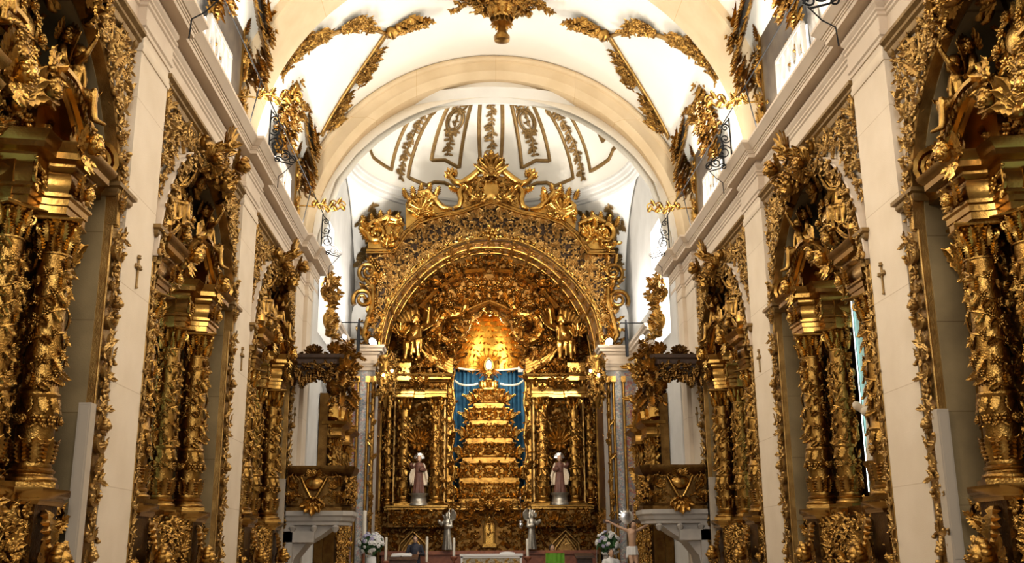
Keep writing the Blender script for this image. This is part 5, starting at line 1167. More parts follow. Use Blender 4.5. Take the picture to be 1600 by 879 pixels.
# ---- angels of the gable, saints, silver angels
angC = remesh(angel_seated(8, 1), 'angel', 'gold', .016); angD = remesh(angel_seated(12, -1), 'angel', 'gold', .016)
for s, me, lab in ((-1, angD, 'gilded angel seated in the left half of the high altar gable'), (1, angC, 'gilded angel seated in the right half of the high altar gable')):
    o = link('angel_statue', me); o.location = (s * 2.75, YB - .62, 9.28); o.rotation_euler.z = pi + s * .35; o.scale = (1.5,) * 3; tag(o, lab, 'statue', 'angels of the high altar gable')
def saint_fig(name, lab, x, up, m_robe, m_cloak):
    t = empty(name, (x, 38.28, 3.80), pi, label=lab, cat='statue')
    mb = saint(4 + up); saint_arms(mb, up)
    for s, w_ in ((up, (.34 * up, .24, 1.24)), (-up, (-.12 * up, .22, 1.05))): hand(mb, w_, (0, .5, .8), s, 1.1)
    link('body', remesh(mb, 'body', m_robe, .014), t)
    mb = MB(); head(mb, (0, .04, 1.52), 1.15, .2 * up); link('head', remesh(mb, 'head', 'skin', .01), t)
    mb = MB(); robe(mb, (0, -.07, 1.34), (0, -.10, .35), .22, .36, 7, .10, seed=3, ell=.62)
    for s in (-1, 1):
        for q in range(4): mb.add(cap_((s * .2, -.02 + .03 * q, 1.28), (s * (.36 + .02 * q), .02 + .04 * q, .42 + .1 * q), .06, .035, 8))
    V, F = mb.prim(); mb2 = MB(); keep = V.copy(); keep[:, 1] = np.minimum(keep[:, 1], .02 + .10 * (np.abs(keep[:, 0]) > .2)); mb2.add((keep, F)); link('cloak', remesh(mb2, 'cloak', m_cloak, .016), t)
    mb = MB()
    for i in range(18): a = pi * i / 17; mb.add(tube([(.10 * math.cos(a), -.06, 1.55 + .10 * math.sin(a)), (.23 * math.cos(a), -.08, 1.57 + .23 * math.sin(a))], [.012, .02], 4))
    mb.add(tube([(.14 * math.cos(a), -.07, 1.56 + .14 * math.sin(a)) for a in np.linspace(0, pi, 15)], .015, 5)); mb.build('halo', 'silverb', t)
    t.scale = (.82, .82, .82)
    mb = MB(); mb.add(lathe([(.36, 0), (.36, .08), (.3, .12), (.28, .34), (.34, .38), (.36, .44)], 8)); p = mb.build('statue_pedestal', 'silver'); p.location = (x, 38.28, 3.36); tag(p, 'grey silver pedestal under the ' + ('left' if x < 0 else 'right') + ' saint of the high altarpiece', 'pedestal', 'pedestals of the two saints')
saint_fig('saint_statue', 'robed saint statue with silver halo between the left columns', -2.6, 1, 'robe', 'cream'); saint_fig('saint_statue', 'robed saint statue in pale cloak between the right columns', 2.6, -1, 'robe', 'cream')
mb = saint(21); saint_arms(mb, 1); head(mb, (0, .05, 1.5), 1.2, .3); wing(mb, (.05, -.1, 1.2), 1, .9); wing(mb, (-.05, -.1, 1.2), -1, .9); sv = remesh(mb, 'angel', 'silver', .016)
for s, lab in ((-1, 'grey silver angel standing left of the tabernacle'), (1, 'grey silver angel standing right of the tabernacle')):
    o = link('silver_angel', sv); o.location = (s * 1.52, 38.0, 1.79); o.rotation_euler.z = pi + s * .6; o.scale = (-.72 * s, .72, .80); tag(o, lab, 'statue', 'silver angels beside the tabernacle')
t = empty('sanctuary_lamp', (1.12, 37.9, 2.5), label='thin hanging sanctuary lamp right of the tabernacle', cat='lamp')
mb = MB(); mb.add(lathe([(.02, 0), (.07, .05), (.10, .12), (.09, .2), (.05, .25), (.1, .27), (.1, .30)], 12)); mb.build('bowl', 'silverb', t)
mb = MB(); mb.add(tube([(0, 0, .3), (0, 0, 1.0), (0, 0, 1.35)], .014, 5)); mb.add(ball(.05, 8, 5), None, (0, 0, 1.1)); mb.build('chain', 'silverb', t)
# ================================================================== presbytery walls, pulpits, altar table, small things
for s, sd in ((-1, 'left'), (1, 'right')):
    r = random.Random(111)
    # painted pilaster with gilt strips carrying the canopy
    t = empty('painted_pilaster', (0, 0, 0), label=f'painted floral pilaster with gilt strips under the {sd} foot of the canopy', cat='pilaster', group='painted pilasters of the presbytery')
    mb = MB(); mb.add(bx(s * 3.86, s * 4.86, 34.0, 34.95, .6, 7.7)); mb.build('core', 'grey', t)
    mb = MB(); mb.add(bx(s * 4.86, s * 4.5, 33.97, 34.05, .7, 7.6)); mb.build('red_panel', 'paintr', t)['label'] = 'red floral panel'
    mb = MB(); mb.add(bx(s * 4.36, s * 4.14, 33.97, 34.05, .7, 7.6)); mb.build('blue_panel', 'paintb', t)['label'] = 'blue floral panel'
    for x, w_ in ((4.44, .05), (4.10, .055), (3.93, .065)):
        mb = MB(); mb.add(tube([(s * x, 33.96, z) for z in (.6, 3, 5, 7.2)], w_, 10)); mb.add(bx(s * (x - w_ * 1.5), s * (x + w_ * 1.5), 33.86, 34.0, 7.2, 7.4)); mb.add(bx(s * (x - w_ * 1.5), s * (x + w_ * 1.5), 33.86, 34.0, .6, .9))
        if x < 4.0: chain(mb, [(s * x, 33.9, 1.0), (s * x, 33.9, 7.2)], FW, ['l', 'lw', 'R'], .22, .2, r, 1.2, .4)
        mb.build('gilt_strip', 'goldp', t)
    # carved drop with bulbs hanging under the foot of the canopy
    t = empty('carved_lamp_drop', (s * 3.5, 33.75, 6.3), label=f'dark carved drop with small bulbs hanging below the {sd} foot of the canopy', cat='lamp', group='carved lamp drops')
    mb = MB(); mb.add(lathe([(.02, .0), (.1, .15), (.2, .5), (.28, 1.0), (.22, 1.3), (.3, 1.5), (.26, 1.75), (.1, 1.8)], 12))
    for i in range(60):
        z = r.uniform(.1, 1.75); q = np.interp(z, [0, .5, 1, 1.75], [.06, .2, .28, .28]); a = r.uniform(0, 2 * pi); n = A(math.cos(a), math.sin(a), -.2); put(mb, r.choice(['lw', 'l', 'C', 'S', 'R', 'lt']), A(q * math.cos(a), q * math.sin(a), z), n, (0, 0, -1), .3, r.uniform(-.6, .6), 1.4)
    mb.build('carving', 'gold', t)
    for k_, (dx, dz) in enumerate(((.05, 1.05), (-.22, 1.2))):
        mb = MB(); mb.add(ball(.045, 10, 7), None, (s * dx, -.36, dz)); mb.build('bulb', 'lamp', t)
    # dark painting on the presbytery side wall
    t = empty('framed_painting', (s * 4.15, 36.9, 0), label=f'dark tall painting in a gilt frame on the {sd} presbytery wall', cat='painting', group='paintings of the presbytery')
    mb = MB(); mb.add(bx(-s * .02, -s * .08, -1.6, 1.5, 3.2, 7.4)); mb.build('canvas', 'chpaint', t)
    mb = MB()
    for y in (-1.68, 1.58): mb.add(bx(0, -s * .14, y - .1, y + .1, 3.0, 7.6)); chain(mb, [(-s * .14, y, 3.0), (-s * .14, y, 7.6)], (-s, 0, 0), ['lw', 'C', 'R', 'S'], .26, .36, r, 1.3, .3)
    for z in (3.08, 7.5): mb.add(bx(0, -s * .14, -1.7, 1.6, z - .1, z + .1))
    carve(mb, (-s * .1, 0, 2.2), NU, NZ, (-s, 0, 0), 3.2, .8, .2, r, depth=1.6, size=1.5); carve(mb, (-s * .1, 0, 7.6), NU, NZ, (-s, 0, 0), 3.2, .8, .2, r, depth=1.6, size=1.5); mb.add(bx(0, -s * .08, -1.7, 1.6, 2.1, 3.0)); mb.add(bx(0, -s * .08, -1.7, 1.6, 7.6, 8.4)); mb.build('frame', 'gold', t)
    # chancel side altarpiece, seen edge on behind the pulpit
    t = empty('chancel_altarpiece', (s * 4.86, 29.9, 0), sx=-s, label=f'narrow gilded altarpiece with curved pediment behind the {sd} pulpit', cat='altarpiece', group='altarpieces on the chancel side walls')
    mb = MB(); mb.add(bx(.02, .25, -1.55, 1.55, .6, 6.0)); mb.add(bx(.02, .55, -1.5, 1.5, .6, 3.2)); mb.build('base', 'goldd', t)
    mb = MB(); carve(mb, (.26, 0, 3.2), NU, NZ, ND, 3.0, 3.9, .21, r, lambda u, v: v < 2.8 or abs(u) < 1.5 - (v - 2.8) * .9, depth=1.8); carve(mb, (.56, 0, .8), NU, NZ, ND, 2.9, 2.3, .21, r, depth=1.3); mb.build('relief', 'gold2', t)
    cS = column_proto('column', .13, 1.6, 15, lod=.6)
    for u in (-1.2, -.75, .75, 1.2): place_col(cS, t, (.42, u, 3.2), u)
    mb = MB(); mb.add(sweep([(-.3, 4.78), (0, 4.78), (.02, 4.86), (.0, 4.9), (.0, 5.05), (.06, 5.1), (.14, 5.14), (.18, 5.22), (-.3, 5.24)], [(.1, -1.45, 0), (.62, -1.43, 0), (.62, -.55, 0), (.45, -.5, 0), (.45, .5, 0), (.62, .55, 0), (.62, 1.43, 0), (.1, 1.45, 0)], (0, 0, 1))); mb.build('entablature', 'goldp', t, 30)
    mb = MB()
    for q in (-1, 1):
        P = [(.3, q * u, z) for u, z in ((1.45, 5.3), (1.3, 5.55), (1.0, 5.78), (.65, 5.86), (.4, 5.7), (.3, 5.5), (.42, 5.38))]; mb.add(tube(fine(P, 24), np.linspace(.11, .07, 24), 7, 2.2, True, (1, 0, 0)))
    mb.build('curved_pediment', 'gold2', t)
    mb = MB()
    for q in range(16): put(mb, r.choice(['lw', 'L5', 'lw', 'C']), (.22 + .12 * (q % 2), 1.5 + .1 * math.sin(q), 3.4 + .26 * q), (1, -.6, 0), NZ, .62, r.uniform(-.5, .5), 1.5)
    put(mb, 'H', (.3, .2, 6.9), ND, NZ, .9, 0, 1.4); mb.build('leaf_border', 'gold2', t)
    # carved dressing of the chancel window
    t = empty('chancel_window_pelmet', (s * 4.84, 28.5, 0), sx=-s, label=f'carved gilt pelmet with hanging garland over the {sd} chancel window', cat='pelmet', group='pelmets of the chancel windows')
    mb = MB()
    for q in range(24): u = r.uniform(-1.0, .1); put(mb, r.choice(['lw', 'L', 'C', 'S', 'R', 'H']), (r.uniform(.0, .25), u, 8.55 + r.uniform(0, .75) * (1 - abs(u + .4))), (1, -.5, 0), NZ, .44, r.uniform(-.8, .8), 1.4)
    mb.build('crest', 'gold', t)
    mb = MB(); P = [(.12, x, z) for x, z in ((-.1, 9.1), (.25, 8.95), (.5, 8.7), (.58, 8.2), (.6, 7.8))]; mb.add(tube(P, .03, 5)); chain(mb, fine(P, 20), (1, -.7, 0), ['lw', 'R', 'l'], .12, .26, r, 1.3, .3); mb.build('garland', 'gold', t)
    mb = MB()
    for q in range(14): put(mb, r.choice(['lw', 'L', 'C', 'l']), (.1 + .1 * r.random(), -.9 + .1 * q, 7.72 + .35 * r.random() * (1 - q / 16)), (1, -.5, 0), (0, .5, 1), .46, r.uniform(-.5, .5), 1.4)
    mb.build('sill_spray', 'gold', t)
    t = empty('iron_stand', (s * 4.1, 30.6, 7.45), label=f'black iron stand with a horizontal rod before the {sd} chancel window', cat='stand', group='iron stands in the chancel')
    mb = MB(); mb.add(tube([(0, 0, 0), (-s * .01, 0, .6), (0, 0, 1.15)], [.05, .055, .03], 6)); mb.build('post', 'iron', t)
    mb = MB(); mb.add(tube([(-s * .18, 0, 1.05), (s * .4, 0, 1.05), (s * .74, 0, 1.05)], .018, 6)); mb.build('rod', 'iron', t)
    # floodlights on the cornice
    for k_, (x, y, z, rr, nm) in enumerate(((3.98, 33.72, 8.52, .14, 'large bright'), (4.35, 29.2, 7.75, .075, 'small bright'))):
        t = empty('floodlight', (s * x, y, z), label=f'{nm} floodlight on the {sd} ' + ('foot of the canopy' if k_ == 0 else 'chancel window sill'), cat='floodlight', group='floodlights in the chancel')
        B = frame((-s * .55, -.8, .25), NZ); mb = MB(); mb.add(lathe([(.02, 0), (rr, .0), (rr * 1.0, .02), (rr * .9, .03)], 16), B); mb.build('lamp_glass', 'lamp', t)
        mb = MB(); mb.add(lathe([(rr * .4, -.14), (rr * .8, -.1), (rr * 1.1, -.01), (rr * 1.12, .03), (rr * 1.04, .03), (rr * 1.02, -.005)], 16), B); mb.add(tube([(0, .05, -.1), (0, .05, -.02)], .03, 6)); mb.build('housing', 'iron', t)
    # pulpit
    t = empty('pulpit', (s * 4.9, 25.2, 0), sx=-s, label=f'carved gilded pulpit on a stone corbel, {sd} of the chancel', cat='pulpit', group='pulpits')
    P0 = [(-.05, -.62), (1.22, -.62), (1.42, -.38), (1.42, .42), (1.22, .66), (-.05, .66)]
    mb = MB(); S = []
    for z, o_ in ((2.66, .02), (2.74, .02), (2.80, -.03), (3.45, -.03), (3.5, .0), (3.58, .05), (3.66, .07), (3.70, .07), (3.70, -.08), (2.8, -.12), (2.7, -.12)):
        S.append([(x + (o_ if x > .5 else 0), y + o_ * (1 if y > 0 else -1), z) for x, y in P0])
    mb.add(loft(np.array(S))); mb.build('parapet', 'goldd', t, 30)
    mb = MB()
    carve(mb, (.58, -.66, 2.84), XX, NZ, FW, 1.2, .62, .15, r, lambda u, v: (u / .36) ** 2 + ((v - .34) / .26) ** 2 > 1, depth=1.3); carve(mb, (1.34, -.5, 2.84), A(.64, .77, 0), NZ, A(.77, -.64, 0), .34, .62, .15, r, depth=1.3); carve(mb, (1.42, 0, 2.84), NU, NZ, ND, .8, .62, .15, r, depth=1.3)
    for x, y, n in ((-.0, -.66, FW), (1.18, -.66, FW), (1.42, -.34, A(.8, -.6, 0))):
        for z in (2.9, 3.1, 3.3): put(mb, 'lw' if z != 3.1 else 'K', (x, y, z - .08), n, NZ, .26, 0, 1.4)
    put(mb, 'L5', (.58, -.68, 2.72), FW, -NZ, .55, 0, 1.4); put(mb, 'K', (.58, -.7, 3.5), FW, NZ, .3, 0, 1.3)
    mb.build('panel_carving', 'gold', t)
    mb = MB(); mb.add(ball(1, 14, 9, .25, .09, .16), None, (.58, -.66, 3.28)); 
    for q in (-1, 1): mb.add(tube([(.58 + q * .3, -.7, 3.42), (.58 + q * .2, -.74, 3.2), (.58 + q * .05, -.74, 2.95)], .035, 6))
    mb.build('shield', 'goldp', t)
    mb = MB(); S = []
    for z, o_ in ((2.34, -.04), (2.40, -.04), (2.44, .0), (2.52, .02), (2.56, .06), (2.66, .06)): S.append([(x + (o_ if x > .5 else 0), y + o_ * (1 if y > 0 else -1), z) for x, y in P0])
    mb.add(loft(np.array(S)))
    S = [[(-.05, -.5, z), (w_, -.45, z), (w_, .5, z), (-.05, .55, z)] for z, w_ in ((1.3, .10), (1.6, .16), (1.9, .4), (2.1, .75), (2.25, .95), (2.34, 1.05))]; mb.add(loft(np.array(S)))
    for x in (.1, .6, 1.1): mb.add(tube([(x, -.5, 2.3), (x, -.58, 2.26), (x, -.56, 2.18)], [.07, .09, .04], 8))
    mb.build('stone_corbel', 'grey', t, 30)
    mb = MB(); mb.add(bx(-.1, .12, -.6, -.35, .6, 2.34)); mb.add(bx(-.1, .62, -.6, -.4, 1.95, 2.2)); mb.build('stone_bracket', 'grey', t)
    # sounding board
    t = empty('sounding_board', (s * 4.9, 25.2, 0), sx=-s, label=f'dark carved sounding board with fringe above the {sd} pulpit', cat='sounding board', group='sounding boards over the pulpits')
    P1 = [(-.1, -.72), (.95, -.72), (1.2, -.4), (1.2, .42), (.95, .76), (-.1, .76)]
    mb = MB(); S = []
    for z, o_ in ((5.98, -.1), (6.02, .0), (6.08, .0), (6.12, .05), (6.22, .07), (6.26, .12), (6.34, .14), (6.36, .0)): S.append([(x + (o_ if x > .5 else 0), y + o_ * (1 if y > 0 else -1), z) for x, y in P1])
    mb.add(loft(np.array(S))); mb.build('board', 'darkwood', t, 30)
    mb = MB()
    for (a, b, n) in (((-.05, -.72), (.95, -.72), FW), ((.95, -.72), (1.2, -.4), A(.8, -.6, 0)), ((1.2, -.4), (1.2, .42), ND)):
        L_ = math.hypot(b[0] - a[0], b[1] - a[1]); k_ = max(2, int(L_ / .13))
        for i in range(k_):
            f = (i + .5) / k_
            for q in range(3): put(mb, r.choice(['lt', 'l', 'C', 'lw', 'R']), (a[0] + (b[0] - a[0]) * f, a[1] + (b[1] - a[1]) * f, 6.04 - .14 * q * (1 if i % 2 else .8)) + n * .02, n, -NZ, .30, r.uniform(-.3, .3), 1.3)
    mb.build('fringe', 'goldd', t)
    mb = MB(); put(mb, 'H', (.45, -.68, 6.44), FW, NZ, .34, 0, 1.5); put(mb, 'C', (.2, -.66, 6.42), FW, NZ, .36, .5, 1.4); put(mb, 'C', (.7, -.66, 6.42), FW, NZ, .36, -.5, 1.4, True); put(mb, 'K', (.45, -.72, 6.42), FW, NZ, .3); mb.build('crest', 'goldd', t)
    mb = MB()
    for q in range(34): z = 5.35 + 1.2 * q / 33; put(mb, r.choice(['lw', 'L', 'C', 'S', 'lw', 'L5', 'R']), (1.08 + .22 * math.sin(q * .9) + .1 * (z - 5.9), -.6 + .25 * (q % 3), z), (.5, -1, 0), -NZ if z < 6.0 else NZ, .44, r.uniform(-.7, .7), 1.5)
    mb.build('corner_plume', 'gold', t)
# ---- altar table
t = empty('altar_table', (0, 34.6, .72), label='white-framed altar table with lattice front at the bottom centre', cat='altar')
mb = MB(); mb.add(bx(-1.02, 1.02, -.45, .45, .86, .93)); mb.add(bx(-.98, .98, -.40, -.34, 0, .06))
for x in (-.99, .93): mb.add(bx(x, x + .06, -.42, -.34, 0, .9))
mb.add(bx(-.98, .98, -.42, -.34, .80, .88)); mb.build('frame', 'linen', t)
mb = MB(); mb.add(bx(-.93, .93, -.39, -.35, .06, .8)); mb.build('backing', 'mesh', t)
mb = MB()
for i in range(12):
    for j in range(2): put(mb, ['C', 'S', 'C2', 'S2'][(i + j) % 4], (-.85 + .155 * i, -.40, .25 + .38 * j), FW, NZ, .26, .5 * (-1) ** i, .6)
mb.build('lattice', 'goldm', t)
mb = MB(); mb.add(bx(-.9, .9, -.3, .42, 0, .84)); mb.build('core', 'woodr', t)
mb = MB(); S = []
for i in range(9):
    x = -.24 + .06 * i; z = .05 * math.cos((i - 4) / 4 * 1.2) + .02; S.append([(x, -.16, 0), (x, -.16, z), (x, .16, z), (x, .16, 0)])
mb.add(loft(np.array(S))); b_ = mb.build('open_book', 'linen'); b_.location = (.52, 34.5, 1.65); tag(b_, 'white open book lying on the right end of the altar table', 'book')
# ---- candles
def candle(x, y, zf, z0, z1, lab, rad=.045):
    t = empty('standing_candle', (x, y, zf), label=lab, cat='candle', group='tall white candles around the altar')
    h = z0 - zf; mb = MB(); mb.add(lathe([(.16, 0), (.16, .04), (.06, .1), (.035, .2), (.05, h * .4), (.035, h * .6), (.05, h - .25), (.035, h - .16), (.12, h - .08), (.12, h - .03), (.05, h)], 12)); mb.build('candlestick', 'woodr', t)
    mb = MB(); mb.add(lathe([(rad, h), (rad, z1 - zf - .03), (rad * .9, z1 - zf - .01), (.01, z1 - zf)], 10)); mb.build('wax_candle', 'wax', t)
    mb = MB(); mb.add(tube([(0, 0, z1 - zf - .01), (0, 0, z1 - zf + .03)], .006, 5)); mb.build('wick', 'iron', t)
candle(-2.12, 35, .6, 1.40, 2.22, 'white candle standing right of the left lectern'); candle(-1.23, 35, .72, 1.58, 2.17, 'white candle at the left end of the altar table'); candle(1.21, 35, .72, 1.56, 2.13, 'white candle at the right end of the altar table')
candle(-3.42, 34.4, .6, 1.46, 2.20, 'white candle between the left bouquet and the lectern'); candle(-3.95, 32.6, .6, 2.15, 2.98, 'tall ivory candle rising behind the left bouquet', .06)
# ---- bouquets
def blossom(m):
    mb = MB()
    for i in range(6): a = i * pi / 3; mb.add(ball(.03, 6, 4, 1.2, .9, .55), rot2(a) @ roty(-.4), (.035 * math.cos(a), .035 * math.sin(a), .01))
    mb.add(ball(.03, 7, 5), None, (0, 0, .02)); return mb.mesh('flower', m)
bw, bv = blossom('petal'), blossom('petalv')
for s, x, y, z, lab, vl in ((-1, -3.57, 31, 1.95, 'round bouquet of white flowers in a white vase at bottom left', 'white'), (1, 3.39, 31, 1.93, 'round bouquet of white flowers on a pedestal at bottom right', 'wood')):
    t = empty('flower_bouquet', (x, y, .6), label=lab, cat='bouquet', group='round bouquets beside the altar'); r = random.Random(7 + s)
    mb = MB(); mb.add(lathe([(.2, 0), (.2, .05), (.08, .12), (.06, .5), (.10, .62), (.16, .8), (.15, .98), (.1, 1.02)], 14)); mb.build('vase', 'linen' if s < 0 else 'grey', t)
    mb = MB(); c = A(0, 0, z - .6)
    for i in range(150):
        d = A(r.gauss(0, 1), r.gauss(0, 1), r.gauss(0, 1)); d /= np.linalg.norm(d); put(mb, 'l', c + d * r.uniform(.14, .3) * A(1, 1, .85), d, (r.gauss(0, 1), r.gauss(0, 1), -.3), .2, 0, .8)
    mb.build('foliage', 'leafg', t)
    for i in range(46):
        d = A(r.gauss(0, 1), r.gauss(-.5, .8), r.gauss(.1, 1)); d /= np.linalg.norm(d); p = c + d * A(.37, .37, .33) * r.uniform(.92, 1.04)
        o = link('flower', bw if r.random() < .78 else bv, t); o.location = p; o.rotation_euler = Vector(d).to_track_quat('Z', 'Y').to_euler(); q = r.uniform(.8, 1.25); o.scale = (q, q, q)
# ---- lecterns
def lectern(x, y, w_, zt, m, lab, cloth=None, book=None):
    t = empty('lectern', (x, y, .6), label=lab, cat='lectern', group='lecterns beside the altar'); h = zt - .6
    mb = MB(); mb.add(bx(-w_ / 2, w_ / 2, -.22, .22, 0, .08)); mb.add(bx(-w_ / 2 + .06, w_ / 2 - .06, -.16, .18, .08, h - .12)); mb.build('stand', m, t)
    mb = MB(); mb.add(loft([[(-w_ / 2, -.26, h - .14), (w_ / 2, -.26, h - .14), (w_ / 2, .24, h - .02), (-w_ / 2, .24, h - .02)], [(-w_ / 2, -.26, h - .09), (w_ / 2, -.26, h - .09), (w_ / 2, .24, h + .03), (-w_ / 2, .24, h + .03)]])); mb.add(bx(-w_ / 2, w_ / 2, -.30, -.25, h - .14, h - .05)); mb.build('desk', m, t)
    if cloth:
        mb = MB(); S = []
        for z in np.linspace(.25, h - .06, 6): S.append([(-w_ * .5 + w_ * i / 16, -.32 - .025 * math.sin(i * 1.7) - .02 * (h - z), z) for i in range(17)] + [(w_ * .5 - w_ * i / 16, -.285, z) for i in range(17)])
        mb.add(loft(np.array(S))); mb.build('cloth', cloth, t)
    return t
lectern(-2.9, 35, 1.0, 1.62, 'wood', 'brown wooden lectern with a white book at bottom left'); lectern(2.1, 35, .62, 1.72, 'woodr', 'small reddish lectern hung with a green cloth', 'green'); lectern(3.12, 35.2, .62, 1.62, 'darkwood', 'dark lectern between the green cloth and the right bouquet')
mb = MB()
for q in (-1, 1): mb.add(loft([[(q * .02, -.16, 0), (q * .34, -.16, .0), (q * .34, .16, .07), (q * .02, .16, .07)], [(q * .0, -.16, .05), (q * .32, -.16, .03), (q * .32, .16, .10), (q * .0, .16, .12)]][::1]))
b_ = mb.build('open_missal', 'linen'); b_.location = (-2.95, 34.95, 1.58); tag(b_, 'white open book on the left wooden lectern', 'book')
mb = MB(); mb.add(tube([(0, 0, 0), (0, 0, .9), (0, 0, 1.3)], .014, 6)); mb.add(ball(.03, 8, 5), None, (0, 0, 1.3)); mb.add(lathe([(.12, 0), (.12, .02), (.02, .04)], 10)); o = mb.build('microphone_stand', 'silverb'); o.location = (3.5, 34.9, .6); tag(o, 'thin pale stand beside the dark lectern', 'stand')
# ---- people
def person(loc, rz, lab, m_body, sit=False, sc=1.):
    t = empty('person', loc, rz, label=lab, cat='person'); t.scale = (sc, sc, sc)
    mb = MB(); dz = -.42 if sit else 0.
    robe(mb, (0, 0, .98 + dz), (0, .02, .06 if not sit else .06), .19, .25 if not sit else .3, 7, .05, seed=2)
    if sit: 
        for s in (-1, 1): mb.add(cap_((s * .1, 0, .55), (s * .12, .45, .56), .1, .08)); mb.add(cap_((s * .12, .45, .56), (s * .12, .45, .08), .075, .05))
    mb.add(cap_((0, 0, .95 + dz), (0, 0, 1.28 + dz), .19, .19)); mb.add(ball(1, 12, 8, .22, .13, .12), None, (0, 0, 1.36 + dz))
    for s in (-1, 1):
        el = (s * .30, .05, 1.1 + dz); wr = (s * .16, .30, 1.12 + dz); mb.add(cap_((s * .20, 0, 1.38 + dz), el, .075, .06)); mb.add(cap_(el, wr, .06, .05))
    mb.add(cap_((0, 0, 1.4 + dz), (0, .01, 1.5 + dz), .07, .065))
    for s in (-1, 1): mb.add(cap_((s * .1, .02, .05), (s * .11, .16, .04), .05, .04))
    link('clothed_body', remesh(mb, 'clothed_body', m_body, .014), t)
    mb = MB(); head(mb, (0, .03, 1.62 + dz), 1.05, 0, -.15, False)
    link('head', remesh(mb, 'head', 'skin', .007, 3), t)
    for s in (-1, 1):
        mb = MB(); hand(mb, (s * .16, .31, 1.12 + dz), (-s * .2, .9, .1), s); link('hand', remesh(mb, 'hand', 'skin', .0045, 2), t)
    mb = MB(); mb.add(ball(1, 14, 9, .086, .098, .10), None, (0, .0, 1.66 + dz)); mb.add(ball(1, 10, 7, .084, .06, .09), None, (0, -.045, 1.60 + dz))
    for s in (-1, 1): mb.add(ball(1, 8, 6, .02, .05, .06), None, (s * .08, .0, 1.63 + dz))
    link('hair', remesh(mb, 'hair', 'hair', .01), t)
person((-2.55, 35.75, .6), pi, 'person in a dark suit standing behind the left lectern', 'navy', False, .95)
mb = MB(); mb.add(bx(-.26, .26, -.26, .26, .0, .06)); mb.add(bx(-.24, .24, -.24, .24, .38, .46)); mb.add(bx(-.26, .26, .20, .27, .06, 1.05))
for x in (-.22, .18):
    for y in (-.22, .18): mb.add(bx(x, x + .05, y, y + .05, .06, .40))
o = mb.build('wooden_chair', 'wood'); o.location = (2.1, 35.95, .6); tag(o, 'brown wooden chair behind the lectern with green cloth', 'chair')
person((2.08, 35.9, .62), pi + .5, 'person with dark hair seated behind the lectern with green cloth', 'woodr', True, 1.0)
person((3.33, 30.0, .15), .15 + pi, 'person in a white robe standing below the right bouquet', 'linen', False, .93)
# ---- crucifix
t = empty('crucifix', (3.80, 29.0, .6), label='large wooden crucifix with pale carved Christ figure beside the right pulpit', cat='crucifix')
mb = MB(); mb.add(bx(-.05, .05, .02, .10, .0, 2.35)); mb.add(bx(-.78, .78, .02, .10, 1.86, 1.96)); mb.add(lathe([(.35, 0), (.35, .08), (.12, .16), (.08, .3)], 10)); mb.build('cross', 'darkwood', t)
mb = MB(); D_ = FW
mb.add(cap_((0, -.05, 1.18), (0, -.07, 1.38), .10, .10)); mb.add(cap_((0, -.07, 1.38), (0, -.06, 1.58), .105, .125)); mb.add(ball(1, 12, 8, .16, .085, .09), None, (0, -.05, 1.64))
head(mb, (.04, -.13, 1.78), .82, pi - .35, -.35)
for s in (-1, 1):
    el = (s * .38, -.03, 1.77); wr = (s * .60, -.0, 1.89); mb.add(cap_((s * .15, -.05, 1.66), el, .05, .038)); mb.add(cap_(el, wr, .036, .024)); hand(mb, wr, (s * .9, -.1, .35), s, .8)
    kn = (s * .07 + .02, -.16, .78); ft = (.02 + s * .03, -.05, .42); mb.add(cap_((s * .07, -.05, 1.16), kn, .08, .055)); mb.add(cap_(kn, ft, .05, .032)); mb.add(cap_(ft, (.02 + s * .02, -.13, .30), .03, .02))
link('corpus', remesh(mb, 'corpus', 'skin', .011, 3), t)
mb = MB(); robe(mb, (0, -.05, 1.24), (0, -.07, 1.0), .135, .16, 9, .09, seed=6, ell=.8); mb.add(cap_((-.13, -.1, 1.2), (-.17, -.1, .95), .045, .03)); link('loincloth', remesh(mb, 'loincloth', 'linen', .012), t)
mb = MB(); mb.add(lathe([(.02, .0), (.19, .0), (.19, .015), (.14, .03), (.02, .03)], 20), frame(FW, NZ), (-.12, .0, 2.02))
for i in range(16): a = 2 * pi * i / 16; mb.add(tube([(-.12 + .17 * math.cos(a), .0, 2.02 + .17 * math.sin(a)), (-.12 + .24 * math.cos(a), .0, 2.02 + .24 * math.sin(a))], [.02, .006], 4))
mb.build('halo', 'silverb', t)
# ================================================================== camera, light, colour management
cam = bpy.data.cameras.new('camera'); co = bpy.data.objects.new('camera', cam); COL.objects.link(co)
cam.sensor_fit = 'HORIZONTAL'; cam.sensor_width = 36; cam.lens = 36 * 1596 / 1600; cam.clip_end = 200; cam.clip_start = .05
f_ = A(-60, 423, 1596); f_ /= np.linalg.norm(f_); u_ = A(-39, -6024, 1596); u_ -= f_ * (u_ @ f_); u_ /= np.linalg.norm(u_); r_ = np.cross(f_, u_)
if r_[0] < 0: r_ = -r_
W2C = np.stack([r_, f_, u_], 1); C2W = W2C.T @ np.diag([1., -1, -1])
co.matrix_world = Matrix([[*C2W[0], -.575], [*C2W[1], 0], [*C2W[2], 1.7], [0, 0, 0, 1]])
SC.camera = co
def area(name, loc, target, power, size, col=(1, .95, .88), sy=None, spread=180):
    l = bpy.data.lights.new(name, 'AREA'); l.energy = power; l.color = col; l.size = size; l.spread = R_(spread)
    if sy: l.shape = 'RECTANGLE'; l.size_y = sy
    o = bpy.data.objects.new(name, l); COL.objects.link(o); o.location = loc
    o.rotation_euler = (Vector(target) - Vector(loc)).to_track_quat('-Z', 'Y').to_euler(); return o
